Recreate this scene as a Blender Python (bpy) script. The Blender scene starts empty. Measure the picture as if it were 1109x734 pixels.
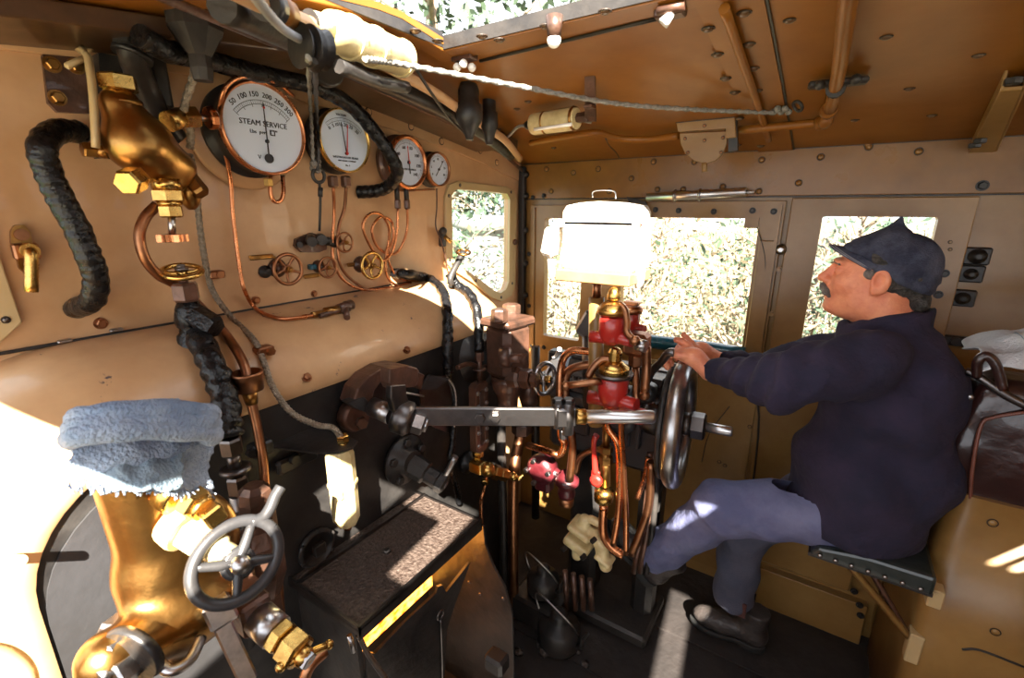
import bpy, bmesh, math, random
import numpy as np
from mathutils import Vector, Matrix, Quaternion, noise
from mathutils.geometry import tessellate_polygon
random.seed(7)
V=Vector
SC=bpy.context.scene
COL=SC.collection
# ------------------------------------------------------------------ camera
F=510.;PIT=math.radians(15.6);YAW=math.radians(33.5);CX,CY=554.5,367.
CAM=V((1.2,0,1.55))
FW=V((-math.sin(YAW)*math.cos(PIT),math.cos(YAW)*math.cos(PIT),-math.sin(PIT)))
RT=V((math.cos(YAW),math.sin(YAW),0));UPV=RT.cross(FW)
cd=bpy.data.cameras.new('camera');cam=bpy.data.objects.new('camera',cd);COL.objects.link(cam)
cam.matrix_world=Matrix(((RT.x,UPV.x,-FW.x,CAM.x),(RT.y,UPV.y,-FW.y,CAM.y),(RT.z,UPV.z,-FW.z,CAM.z),(0,0,0,1)))
cd.sensor_width=36;cd.lens=36*F/1109;cd.clip_start=.02;cd.clip_end=300;cd.dof.use_dof=True;cd.dof.focus_distance=1.25;cd.dof.aperture_fstop=4.5
SC.camera=cam
def ray(px,py): return FW+RT*((px-CX)/F)+UPV*(-(py-CY)/F)
def at(px,py,ax,v):
    d=ray(px,py);i='xyz'.index(ax);return CAM+d*((v-CAM[i])/d[i])
def X(px,py,v=0.): return at(px,py,'x',v)
def Y(px,py,v=1.9): return at(px,py,'y',v)
def Z(px,py,v=0.): return at(px,py,'z',v)
def roofz(y):
    u=1.9-y
    if y<.73: u=1.9-(1.46-y)
    return 1.733+.17*u-.02*u*u
def Rf(px,py,off=0.):
    d=ray(px,py);lo,hi=.05,8
    for _ in range(50):
        m=(lo+hi)/2;p=CAM+d*m
        if p.z-roofz(p.y)+off<0: lo=m
        else: hi=m
    return CAM+d*lo
LV=[(0,1.300),(.06,1.298),(.12,1.288),(.17,1.268),(.205,1.243),(.232,1.208),(.245,1.172),(.25,1.150)]
def Cl(px,py,off=0.):
    # point on the boiler cladding (or gauge wall / black face) under a pixel, pulled off the surface
    d=ray(px,py);t=.3
    for _ in range(1500):
        p=CAM+d*t
        if p.x<=0: break
        if p.x<.25 and p.z<1.30:
            for (xa,za),(xb,zb) in zip(LV,LV[1:]):
                if xa<=p.x<=xb: zz=za+(zb-za)*(p.x-xa)/(xb-xa);break
            if p.z<zz: break
        t+=.0015
    return p-d.normalized()*off
def Cn(px,py,off=.03):
    p=Rf(px,py,off)
    if p.x<.03: p=X(px,py,.03)
    return p
# ------------------------------------------------------------------ materials
MATS={}
def mat(name,col,rough=.5,metal=0.,var=.0,dirt=None,scale=8.,bump=0.,bscale=40.,coat=0.,spec=.5,emis=None,es=0.,spots=None,spotlv=.7):
    m=bpy.data.materials.new(name);m.use_nodes=True;nt=m.node_tree;N=nt.nodes;L=nt.links
    b=N['Principled BSDF'];b.inputs['Base Color'].default_value=(*col,1);b.inputs['Roughness'].default_value=rough
    b.inputs['Metallic'].default_value=metal;b.inputs['Coat Weight'].default_value=coat
    b.inputs['Specular IOR Level'].default_value=spec
    if emis: b.inputs['Emission Color'].default_value=(*emis,1);b.inputs['Emission Strength'].default_value=es
    tc=N.new('ShaderNodeTexCoord')
    src=None
    if dirt or var:
        n=N.new('ShaderNodeTexNoise');n.inputs['Scale'].default_value=scale;n.inputs['Detail'].default_value=6;n.inputs['Roughness'].default_value=.65
        L.new(tc.outputs['Object'],n.inputs['Vector'])
        r=N.new('ShaderNodeMapRange');r.inputs['From Min'].default_value=.38;r.inputs['From Max'].default_value=.68
        L.new(n.outputs['Fac'],r.inputs['Value'])
        mx=N.new('ShaderNodeMix');mx.data_type='RGBA'
        d=dirt or tuple(c*(1-var) for c in col)
        mx.inputs['A'].default_value=(*col,1);mx.inputs['B'].default_value=(*d,1)
        L.new(r.outputs['Result'],mx.inputs['Factor']);src=mx.outputs['Result']
        r2=N.new('ShaderNodeMapRange');r2.inputs['To Min'].default_value=max(.02,rough-.08);r2.inputs['To Max'].default_value=min(1,rough+.14)
        L.new(n.outputs['Fac'],r2.inputs['Value']);L.new(r2.outputs['Result'],b.inputs['Roughness'])
    if spots:
        n2=N.new('ShaderNodeTexNoise');n2.inputs['Scale'].default_value=14;n2.inputs['Detail'].default_value=8;n2.inputs['Roughness'].default_value=.75
        L.new(tc.outputs['Object'],n2.inputs['Vector'])
        r3=N.new('ShaderNodeMapRange');r3.inputs['From Min'].default_value=spotlv;r3.inputs['From Max'].default_value=spotlv+.015
        L.new(n2.outputs['Fac'],r3.inputs['Value'])
        mx2=N.new('ShaderNodeMix');mx2.data_type='RGBA'
        if src: L.new(src,mx2.inputs['A'])
        else: mx2.inputs['A'].default_value=(*col,1)
        mx2.inputs['B'].default_value=(*spots,1);L.new(r3.outputs['Result'],mx2.inputs['Factor']);src=mx2.outputs['Result']
    if src: L.new(src,b.inputs['Base Color'])
    if bump:
        n=N.new('ShaderNodeTexNoise');n.inputs['Scale'].default_value=bscale;n.inputs['Detail'].default_value=4
        L.new(tc.outputs['Object'],n.inputs['Vector'])
        bp=N.new('ShaderNodeBump');bp.inputs['Strength'].default_value=bump;bp.inputs['Distance'].default_value=.01
        L.new(n.outputs['Fac'],bp.inputs['Height']);L.new(bp.outputs['Normal'],b.inputs['Normal'])
    MATS[name]=m;return m
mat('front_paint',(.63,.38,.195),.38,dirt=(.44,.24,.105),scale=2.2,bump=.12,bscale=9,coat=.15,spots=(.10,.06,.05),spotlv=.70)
mat('cladding_paint',(.60,.37,.19),.36,dirt=(.44,.25,.12),scale=3,bump=.15,bscale=8,coat=.2,spots=(.07,.05,.06),spotlv=.635)
mat('beam_paint',(.27,.125,.024),.26,dirt=(.17,.075,.014),scale=3,bump=.12,bscale=12)
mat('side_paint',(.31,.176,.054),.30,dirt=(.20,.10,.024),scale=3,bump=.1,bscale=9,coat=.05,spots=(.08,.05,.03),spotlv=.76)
mat('grime',(.03,.016,.008),.6)
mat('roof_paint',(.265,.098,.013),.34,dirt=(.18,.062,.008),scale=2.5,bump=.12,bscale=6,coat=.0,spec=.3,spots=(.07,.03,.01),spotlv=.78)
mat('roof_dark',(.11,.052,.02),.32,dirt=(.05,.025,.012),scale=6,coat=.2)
mat('pale_paint',(.50,.37,.19),.35,dirt=(.5,.36,.17),scale=12,coat=.2)
mat('cream',(.70,.58,.30),.35,dirt=(.5,.38,.18),scale=25,coat=.2)
mat('glare_white',(.86,.83,.76),.4,dirt=(.7,.62,.5),scale=15)  # white stands in for sun glare on the metal lamp box
mat('black_iron',(.014,.013,.013),.36,dirt=(.04,.034,.03),scale=9,bump=.25,bscale=30,spec=.4)
mat('grey_iron',(.045,.044,.047),.32,dirt=(.035,.033,.033),scale=6,bump=.2,bscale=25,metal=.2)
mat('backhead_black',(.012,.011,.011),.38,dirt=(.035,.032,.03),scale=7,bump=.25,bscale=20,spec=.45)
mat('floor_black',(.030,.024,.022),.6,dirt=(.015,.012,.011),scale=6,bump=.5,bscale=25)
mat('wrap',(.004,.004,.0045),.26,dirt=(.009,.009,.010),scale=60,bump=.3,bscale=130,coat=.0,spec=.35)
mat('bright_steel',(.78,.78,.79),.30,metal=1,var=.15,scale=20)
mat('steel',(.55,.54,.54),.28,metal=1,var=.45,scale=20)
mat('dark_steel',(.17,.155,.15),.33,metal=1,var=.4,scale=15,bump=.05)
mat('brown_iron',(.14,.066,.042),.34,metal=.4,dirt=(.05,.028,.02),scale=14,bump=.3,bscale=40,coat=.2)
mat('brass',(.72,.47,.14),.24,metal=1,dirt=(.45,.25,.07),scale=14,bump=.06,bscale=50)
mat('old_brass',(.40,.22,.065),.28,metal=1,dirt=(.25,.12,.035),scale=10,bump=.12,bscale=30)
mat('copper',(.72,.30,.13),.25,metal=1,dirt=(.40,.15,.07),scale=18)
mat('dull_copper',(.42,.19,.09),.34,metal=1,dirt=(.2,.09,.05),scale=14)
mat('red_paint',(.38,.014,.008),.35,dirt=(.34,.02,.015),scale=20,coat=.4)
mat('dark_red',(.055,.005,.007),.35,dirt=(.1,.015,.02),scale=20,coat=.3)
mat('teal',(.01,.10,.15),.25,var=.3,coat=.5)
mat('dial',(.66,.75,.88),.25,coat=1.)
mat('dial_ink',(.015,.015,.02),.6)
mat('dial_red',(.55,.03,.02),.5)
mat('rope',(.30,.28,.25),.8,dirt=(.14,.13,.11),scale=120,bump=.6,bscale=300)
mat('grey_cable',(.30,.30,.30),.5,var=.3)
mat('braid',(.42,.36,.28),.35,metal=.8,dirt=(.2,.17,.13),scale=90,bump=.7,bscale=260)
mat('terry',(.22,.31,.47),.95,dirt=(.46,.54,.66),scale=12,bump=1.,bscale=220)
mat('denim_strip',(.20,.28,.36),.9,dirt=(.3,.38,.45),scale=30,bump=.5,bscale=250)
mat('fleece',(.011,.010,.028),.95,dirt=(.026,.018,.042),scale=10,bump=.9,bscale=22)
mat('jeans',(.09,.10,.20),.85,dirt=(.15,.16,.27),scale=9,bump=.7,bscale=24)
mat('work_trousers',(.06,.065,.10),.88,dirt=(.10,.10,.14),scale=12,bump=.4,bscale=300)
mat('cap_cloth',(.022,.026,.052),.85,dirt=(.085,.095,.14),scale=16,bump=.4,bscale=260)
mat('stitch',(.35,.35,.38),.8)
mat('boot_leather',(.028,.022,.021),.42,dirt=(.06,.05,.045),scale=20,bump=.3,bscale=80)
mat('boot_sole',(.012,.012,.012),.7)
mat('elastic',(.10,.035,.03),.8,bump=.6,bscale=300)
mat('skin',(.80,.31,.16),.46,dirt=(.66,.20,.11),scale=24,bump=.25,bscale=110)
MATS['skin'].node_tree.nodes['Principled BSDF'].inputs['Subsurface Weight'].default_value=.12
MATS['skin'].node_tree.nodes['Principled BSDF'].inputs['Subsurface Radius'].default_value=(.01,.004,.002)
mat('hair',(.02,.018,.016),.6,dirt=(.09,.08,.07),scale=60,bump=1.,bscale=160)
mat('grey_hair',(.22,.19,.17),.6,dirt=(.06,.05,.05),scale=70,bump=1.,bscale=200)
mat('eye_white',(.7,.66,.6),.2)
mat('iris',(.03,.02,.015),.15)
mat('vinyl',(.012,.018,.016),.28,dirt=(.03,.035,.033),scale=12,bump=.15,bscale=40,coat=.3)
mat('leather',(.030,.009,.007),.28,dirt=(.02,.008,.007),scale=9,bump=.25,bscale=30,coat=.4)
mat('leather_edge',(.16,.05,.03),.4,var=.3,scale=30)
mat('white_cloth',(.60,.61,.62),.9,dirt=(.46,.47,.5),scale=10,bump=.4,bscale=150)
mat('coal',(.02,.018,.017),.35,dirt=(.16,.12,.10),scale=120,bump=1.,bscale=150)
mat('ash_tray',(.035,.022,.017),.42,dirt=(.11,.08,.065),scale=90,bump=.6,bscale=120)
mat('fire',(.9,.35,.05),.9,emis=(1.,.24,.02),es=5)
_n=MATS['fire'].node_tree;_x=_n.nodes.new('ShaderNodeTexNoise');_x.inputs['Scale'].default_value=14;_r=_n.nodes.new('ShaderNodeValToRGB');_r.color_ramp.elements[0].color=(.9,.10,.004,1);_r.color_ramp.elements[1].color=(1,.55,.08,1);_r.color_ramp.elements[0].position=.38;_r.color_ramp.elements[1].position=.62
_n.links.new(_x.outputs['Fac'],_r.inputs['Fac']);_n.links.new(_r.outputs['Color'],_n.nodes['Principled BSDF'].inputs['Emission Color'])
mat('blue_cloth',(.04,.06,.14),.9)
mat('wood_brown',(.38,.2,.08),.5,var=.4,scale=12)
mat('bulb',(.95,.93,.88),.15,coat=.6)
mat('grass',(.045,.11,.015),.9,dirt=(.08,.13,.03),scale=1.2)
mat('dry_grass',(.36,.30,.20),.9,dirt=(.10,.10,.05),scale=1.1)
mat('leaf',(.035,.062,.030),.7,dirt=(.016,.03,.018),scale=2)
mat('dry_leaf',(.36,.27,.18),.8,dirt=(.06,.06,.03),scale=3)
mat('bark',(.26,.19,.13),.9,dirt=(.12,.09,.07),scale=12)
mat('whitewash',(.24,.23,.22),.7,var=.1)
def glass():
    m=bpy.data.materials.new('window_glass');m.use_nodes=True;nt=m.node_tree;N=nt.nodes;L=nt.links
    N.remove(N['Principled BSDF']);o=N['Material Output'];t=N.new('ShaderNodeBsdfTransparent');g=N.new('ShaderNodeBsdfGlossy')
    t.inputs['Color'].default_value=(.93,.96,.97,1);g.inputs['Roughness'].default_value=.03
    f=N.new('ShaderNodeFresnel');f.inputs['IOR'].default_value=1.45;mx=N.new('ShaderNodeMixShader')
    ge=N.new('ShaderNodeNewGeometry');mu=N.new('ShaderNodeMath');mu.operation='MULTIPLY';iv=N.new('ShaderNodeMath');iv.operation='SUBTRACT';iv.inputs[0].default_value=1;L.new(ge.outputs['Backfacing'],iv.inputs[1]);L.new(f.outputs['Fac'],mu.inputs[0]);L.new(iv.outputs[0],mu.inputs[1]);L.new(mu.outputs[0],mx.inputs['Fac']);L.new(t.outputs[0],mx.inputs[1]);L.new(g.outputs[0],mx.inputs[2]);L.new(mx.outputs[0],o.inputs['Surface'])
    MATS['window_glass']=m
glass()
# ------------------------------------------------------------------ object helpers
ROOT={}
def link(name,me,parent=None):
    o=bpy.data.objects.new(name,me);COL.objects.link(o)
    if parent is not None: o.parent=parent
    return o
def tag(o,label=None,cat=None,group=None,kind=None):
    if label:o['label']=label
    if cat:o['category']=cat
    if group:o['group']=group
    if kind:o['kind']=kind
    return o
def thing(name,label,cat,loc,group=None):
    o=link(name,None);o.location=loc;o.empty_display_size=.05;ROOT[o.name]=V(loc)
    return tag(o,label,cat,group)
def orth(ax):
    ax=V(ax).normalized();a=V((0,0,1)) if abs(ax.z)<.9 else V((1,0,0))
    u=ax.cross(a).normalized();return ax,u,ax.cross(u).normalized()
def spline(pts,n=8):
    pts=[V(p) for p in pts]
    if len(pts)<3: return [pts[0].lerp(pts[-1],i/n) for i in range(n+1)]
    P=[pts[0]*2-pts[1]]+pts+[pts[-1]*2-pts[-2]];out=[]
    for i in range(1,len(P)-2):
        a,b,c,d=P[i-1:i+3]
        for k in range(n):
            t=k/n;out.append(.5*((2*b)+(c-a)*t+(2*a-5*b+4*c-d)*t*t+(3*b-a-3*c+d)*t**3))
    out.append(P[-2]);return out
class MB:
    def __init__(s): s.v=[];s.f=[];s.sm=[]
    def add(s,vs,fs,smooth=True):
        o=len(s.v);s.v+=[V(p) for p in vs];s.f+=[tuple(i+o for i in f) for f in fs];s.sm+=[smooth]*len(fs);return s
    def box(s,c,size,M=None,bev=0.):
        c=V(c);h=V(size)/2;M=M or Matrix.Identity(3)
        if bev>0:
            b=min(bev,min(h)*.9);vs=[];
            for sx in(-1,1):
                for sy in(-1,1):
                    for sz in(-1,1):
                        for k in range(3):
                            q=V((sx*h.x,sy*h.y,sz*h.z))
                            for j in range(3):
                                if j!=k: q[j]-=(sx,sy,sz)[j]*b
                            vs.append(c+M@q)
            bm=bmesh.new();
            for p in vs: bm.verts.new(p)
            bmesh.ops.convex_hull(bm,input=bm.verts[:]);bm.verts.index_update()
            s.add([v.co.copy() for v in bm.verts],[tuple(v.index for v in f.verts) for f in bm.faces],False);bm.free();return s
        vs=[c+M@V((x*h.x,y*h.y,z*h.z)) for x in(-1,1) for y in(-1,1) for z in(-1,1)]
        return s.add(vs,[(0,1,3,2),(4,6,7,5),(0,4,5,1),(2,3,7,6),(0,2,6,4),(1,5,7,3)],False)
    def ring(s,pts): pass
    def tube(s,pts,r,seg=10,n=8,smooth=True,rf=None,cap=True):
        P=spline(pts,n) if n>1 else [V(p) for p in pts]
        m=len(P);T=[(P[min(i+1,m-1)]-P[max(i-1,0)]).normalized() for i in range(m)]
        _,u,w=orth(T[0]);vs=[]
        for i in range(m):
            if i:
                q=T[i-1].rotation_difference(T[i]);u=q@u
            w=T[i].cross(u).normalized();u=w.cross(T[i]).normalized()
            ri=r if not isinstance(r,(list,tuple)) else r[0]+(r[1]-r[0])*i/(m-1)
            if rf: ri=rf(i,m,ri)
            for k in range(seg):
                a=2*math.pi*k/seg;rr=ri
                if callable(getattr(s,'_rr',None)): rr=s._rr(i,k,ri)
                vs.append(P[i]+(u*math.cos(a)+w*math.sin(a))*rr)
        fs=[(i*seg+k,i*seg+(k+1)%seg,(i+1)*seg+(k+1)%seg,(i+1)*seg+k) for i in range(m-1) for k in range(seg)]
        s.add(vs,fs,smooth)
        if cap:
            s.add(vs[:seg],[tuple(range(seg))[::-1]],False);s.add(vs[-seg:],[tuple(range(seg))],False)
        return s
    def lathe(s,c,ax,prof,seg=20,smooth=None,phase=0):
        # prof list of (radius,height) along axis
        c=V(c);ax,u,w=orth(ax);sm=(seg>8) if smooth is None else smooth
        vs=[]
        for r,h in prof:
            for k in range(seg):
                a=2*math.pi*k/seg+phase;vs.append(c+ax*h+(u*math.cos(a)+w*math.sin(a))*max(r,1e-5))
        fs=[(i*seg+k,i*seg+(k+1)%seg,(i+1)*seg+(k+1)%seg,(i+1)*seg+k) for i in range(len(prof)-1) for k in range(seg)]
        s.add(vs,fs,sm);n=len(prof)
        s.add(vs[:seg],[tuple(range(seg))[::-1]],False);s.add(vs[-seg:],[tuple(range(seg))],False);return s
    def cyl(s,a,b,r0,r1=None,seg=16,smooth=None,phase=0):
        a=V(a);b=V(b);d=b-a;return s.lathe(a,d,[(r0,0),(r0 if r1 is None else r1,d.length)],seg,smooth,phase)
    def hexn(s,a,b,r,phase=0):
        a=V(a);b=V(b);d=b-a;L=d.length
        return s.lathe(a,d,[(r*.86,0),(r,L*.12),(r,L*.88),(r*.86,L)],6,False,phase)
    def ball(s,c,r,seg=16,M=None,sc=(1,1,1)):
        c=V(c);n=seg//2;vs=[];M=M or Matrix.Identity(3)
        for i in range(n+1):
            t=math.pi*i/n
            for k in range(seg):
                a=2*math.pi*k/seg;q=V((math.sin(t)*math.cos(a)*sc[0],math.sin(t)*math.sin(a)*sc[1],math.cos(t)*sc[2]))*r
                vs.append(c+M@q)
        fs=[(i*seg+k,(i+1)*seg+k,(i+1)*seg+(k+1)%seg,i*seg+(k+1)%seg) for i in range(n) for k in range(seg)]
        return s.add(vs,fs)
    def torus(s,c,ax,R,r,seg=36,sr=10,sc=None):
        c=V(c);ax,u,w=orth(ax);vs=[]
        for i in range(seg):
            a=2*math.pi*i/seg;d=u*math.cos(a)+w*math.sin(a)
            for k in range(sr):
                b=2*math.pi*k/sr;vs.append(c+d*(R+r*math.cos(b))+ax*r*math.sin(b))
        fs=[(i*sr+k,((i+1)%seg)*sr+k,((i+1)%seg)*sr+(k+1)%sr,i*sr+(k+1)%sr) for i in range(seg) for k in range(sr)]
        return s.add(vs,fs)
    def prism(s,loops,nrm,th,smooth=False):
        # loops: list of 3D loops (outer, holes...) in a plane; extruded by nrm*th
        loops=[[V(p) for p in l] for l in loops];nv=V(nrm).normalized()*th
        flat=[p for l in loops for p in l];tri=tessellate_polygon(loops);n=len(flat)
        fs=[]
        for t in tri:
            a,b,c=[flat[i] for i in t];
            if (b-a).cross(c-a).dot(nv)<0: t=t[::-1]
            fs.append(tuple(i+n for i in t));fs.append(tuple(t)[::-1])
        s.add(flat+[p+nv for p in flat],fs,False)
        o=0
        for l in loops:
            m=len(l);vs=l+[p+nv for p in l]
            s.add(vs,[(i,(i+1)%m,(i+1)%m+m,i+m) for i in range(m)],smooth)
        return s
    def build(s,name,m,parent=None,bevel=0):
        me=bpy.data.meshes.new(name);off=V((0,0,0))
        if parent is None:
            lo=V([min(p[i] for p in s.v) for i in range(3)]);hi=V([max(p[i] for p in s.v) for i in range(3)])
            off=V(((lo.x+hi.x)/2,(lo.y+hi.y)/2,lo.z))
        else: off=ROOT[parent.name]
        me.from_pydata([tuple(p-off) for p in s.v],[],s.f);me.polygons.foreach_set('use_smooth',s.sm)
        me.materials.append(MATS[m] if isinstance(m,str) else m);me.validate();
        bm=bmesh.new();bm.from_mesh(me);bmesh.ops.remove_doubles(bm,verts=bm.verts,dist=1e-6);bmesh.ops.recalc_face_normals(bm,faces=bm.faces);bm.to_mesh(me);bm.free()
        o=link(name,me,parent)
        if parent is None: o.location=off;ROOT[o.name]=off
        else: ROOT[o.name]=ROOT[parent.name]
        if bevel:
            b=o.modifiers.new('bevel','BEVEL');b.width=bevel;b.segments=2;b.limit_method='ANGLE'
        return o
def solo(mb,name,m,label,cat,group=None,bevel=0):
    return tag(mb.build(name,m,None,bevel),label,cat,group)
def struct(mb,name,m,parent=None,bevel=0):
    o=mb.build(name,m,parent,bevel)
    if parent is None:o['kind']='structure'
    return o
def wrapr(pitch=5,amp=.1):
    def g(i,m,r): return r*(1+amp*math.sin(i*2*math.pi/pitch)+amp*.7*(noise.noise(V((i*.31,m*.7,r*50)))))
    return g
def wrap_hose(pts,r,seg=16,n=22,pitch=9,amp=.07,lump=.14):
    mb=MB();sd=random.random()*50
    mb._rr=lambda i,k,rr: rr*(1+lump*noise.noise(V((i*.22+sd,math.cos(k*2*math.pi/seg)*1.3,math.sin(k*2*math.pi/seg)*1.3)))+amp*math.sin((i+k*.55)*2*math.pi/pitch))
    mb.tube(pts,r,seg,n);return mb
def wheel(mb,c,ax,R,r,spokes=5,hub=.25,phase=0.,dish=0.,sp=.8,seg=36):
    mb.torus(c,ax,R-r,r,seg);a,u,w=orth(ax);hc=V(c)-a*dish
    mb.lathe(hc-a*r*1.3,a,[(R*hub*.8,0),(R*hub,r*.5),(R*hub,r*2),(R*hub*.7,r*2.6)],16)
    for k in range(spokes):
        t=2*math.pi*k/spokes+phase;d=u*math.cos(t)+w*math.sin(t)
        mb.tube([hc+d*R*hub*.6,hc+d*R*.55-a*dish*.1,V(c)+d*(R-r)],[r*sp,r*sp*.8],8,4)
def text(body,size,o,right,up,m,parent,name='lettering',th=.0006,align='CENTER',tilt=0,sx=1.):
    cu=bpy.data.curves.new(name,'FONT');cu.body=body;cu.size=size;cu.align_x=align;cu.align_y='CENTER';cu.extrude=th;cu.resolution_u=2
    tmp=bpy.data.objects.new(name,cu);me=bpy.data.meshes.new_from_object(tmp);bpy.data.objects.remove(tmp)
    R_=V(right).normalized();U=V(up).normalized()
    if tilt:
        q=Quaternion(R_.cross(U),tilt);R_=q@R_;U=q@U
    Nn=R_.cross(U);M=Matrix(((R_.x*sx,U.x,Nn.x),(R_.y*sx,U.y,Nn.y),(R_.z*sx,U.z,Nn.z)))
    off=ROOT[parent.name]
    for v in me.vertices: v.co=M@v.co+V(o)-off
    me.materials.clear();me.materials.append(MATS[m]);ob=link(name,me,parent);ROOT[ob.name]=off;return ob
_riv={}
def rivet(p,nrm,r,parent,m,name='rivet',head='dome'):
    key=(round(r,4),m,head)
    if key not in _riv:
        mb=MB()
        if head=='dome': mb.lathe((0,0,0),(0,0,1),[(r,0),(r*.97,r*.25),(r*.75,r*.5),(r*.35,r*.62),(.0001,r*.65)],14)
        else: mb.lathe((0,0,0),(0,0,1),[(r*1.35,0),(r*1.35,r*.2)],16);mb.lathe((0,0,r*.2),(0,0,1),[(r,0),(r,r*.7),(r*.8,r*.85)],6,False)
        me=bpy.data.meshes.new(name);me.from_pydata([tuple(v) for v in mb.v],[],mb.f);me.polygons.foreach_set('use_smooth',mb.sm);me.materials.append(MATS[m]);me.materials.append(MATS['grime']);nf=len(mb.f);g0=MB();g0.lathe((0,0,-.0006),(0,0,1),[(r*1.32,0),(r*1.32,.0016)],16);bm=bmesh.new();bm.from_mesh(me);vs2=[bm.verts.new(v) for v in g0.v];[setattr(bm.faces.new([vs2[i] for i in ff]),'material_index',1) for ff in g0.f];bm.to_mesh(me);bm.free();_riv[key]=me
    o=link(name,_riv[key],parent);o.location=V(p)-ROOT[parent.name];o.rotation_mode='QUATERNION';o.rotation_quaternion=V((0,0,1)).rotation_difference(V(nrm));return o
# ------------------------------------------------------------------ SDF modelling (bodies, clothes)
def _n(a): return np.linalg.norm(a,axis=-1)
def cap_(P,a,b,ra,rb):
    a=np.array(a,float);b=np.array(b,float);ab=b-a;t=np.clip(((P-a)@ab)/(ab@ab),0,1)
    return _n(P-a-t[...,None]*ab)-(ra+(rb-ra)*t)
def ell(P,c,r,R=None):
    Q=P-np.array(c,float)
    if R is not None: Q=Q@np.array(R)
    r=np.array(r,float);k0=_n(Q/r);k1=_n(Q/(r*r))+1e-9;return k0*(k0-1)/k1
def su(a,b,k): h=np.clip(.5+.5*(b-a)/k,0,1);return b*(1-h)+a*h-k*h*(1-h)
def ss(a,b,k): h=np.clip(.5-.5*(a+b)/k,0,1);return a*(1-h)+(-b)*h+k*h*(1-h)
def sdf_mesh(f,lo,hi,h):
    lo=np.array(lo,float);hi=np.array(hi,float);n=np.ceil((hi-lo)/h).astype(int)+1
    g=np.stack(np.meshgrid(*[lo[i]+h*np.arange(n[i]) for i in range(3)],indexing='ij'),-1)
    v=f(g.reshape(-1,3)).reshape(n);s=v<0
    acc=np.zeros((*(n-1),3));cnt=np.zeros(n-1);E=[]
    for a in range(3):
        sl0=[slice(None)]*3;sl1=[slice(None)]*3;sl0[a]=slice(0,-1);sl1[a]=slice(1,None)
        v0=v[tuple(sl0)];v1=v[tuple(sl1)];cr=(v0<0)!=(v1<0);I=np.argwhere(cr)
        t=v0[cr]/(v0[cr]-v1[cr]);p=lo+I*h;p=p.astype(float);p[:,a]+=t*h
        b,c=[(1,2),(2,0),(0,1)][a];neg=(v0[cr]<0);quad=[]
        ok=(I[:,b]>0)&(I[:,c]>0)&(I[:,b]<n[b]-1)&(I[:,c]<n[c]-1)
        for db,dc in((0,0),(1,0),(1,1),(0,1)):
            J=I.copy();J[:,b]-=db;J[:,c]-=dc;Jk=J[ok];np.add.at(acc,tuple(Jk.T),p[ok]);np.add.at(cnt,tuple(Jk.T),1);quad.append(Jk)
        E.append((quad,neg[ok]))
    idx=-np.ones(n-1,int);m=cnt>0;idx[m]=np.arange(m.sum());vs=acc[m]/cnt[m][:,None];fs=[]
    for quad,neg in E:
        q=np.stack([idx[tuple(J.T)] for J in quad],1);q[~neg]=q[~neg][:,::-1];fs.append(q)
    return vs,np.concatenate(fs)
def sdf_obj(name,f,lo,hi,h,m,parent):
    vs,fs=sdf_mesh(f,lo,hi,h);me=bpy.data.meshes.new(name);off=np.array(ROOT[parent.name]) if parent else 0
    me.from_pydata((vs-off).tolist(),[],fs.tolist());me.polygons.foreach_set('use_smooth',[True]*len(me.polygons))
    me.materials.append(MATS[m] if isinstance(m,str) else m);o=link(name,me,parent);ROOT[o.name]=ROOT[parent.name]
    bm=bmesh.new();bm.from_mesh(me);bmesh.ops.recalc_face_normals(bm,faces=bm.faces)
    bmesh.ops.smooth_vert(bm,verts=bm.verts,factor=.4,use_axis_x=True,use_axis_y=True,use_axis_z=True);bm.to_mesh(me);bm.free();return o
def wob(P,s,amp,seed=0.):
    x,y,z=P[...,0]*s+seed,P[...,1]*s+seed*1.7,P[...,2]*s-seed
    return amp*(np.sin(x+1.3*np.sin(y*.7))*np.sin(y*1.1+z*.6)+.6*np.sin(z*1.7+x*.8+1.1*np.sin(y))+.35*np.sin(2.3*x-1.9*z+y))
# ================================================================== SETTING
XP=V((1,0,0));YN=V((0,-1,0));YP=V((0,1,0));ZP=V((0,0,1))
def yz(l,x): return [V((x,a,b)) for a,b in l]
def xz(l,y): return [V((a,y,b)) for a,b in l]
def rr(x0,z0,x1,z1,r=.03,n=5):
    out=[]
    for cx,cz,a0 in((x1-r,z1-r,0),(x0+r,z1-r,90),(x0+r,z0+r,180),(x1-r,z0+r,270)):
        for k in range(n+1):
            a=math.radians(a0+90*k/n);out.append((cx+r*math.cos(a),cz+r*math.sin(a)))
    return out
def pyz(pl,x=0): return [(X(a,b,x).y,X(a,b,x).z) for a,b in pl]
win=pyz([(487,212),(491,206),(497,205),(541,209),(547,210),(550,216),(549,305),(546,313),(540,317),(533,314),(516,301),(494,286),(488,278)])
winf=pyz([(480,212),(484,200),(494,196),(545,202),(555,206),(558,216),(556,308),(552,320),(541,326),(530,322),(510,306),(488,292),(481,284)])
win2=[(1.55-a,b) for a,b in win][::-1];winf2=[(1.55-a,b) for a,b in winf][::-1]
roofline=[(y,roofz(y)) for y in [1.9-i*.08 for i in range(29)]]
outer=[(-.34,-.15),(1.9,-.15)]+[(y,z) for y,z in roofline if y>-.34]
fwl=struct(MB().prism([yz(outer,0),yz(win,0),yz(win2,0)],-XP,.02),'wall_front','front_paint')
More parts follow.
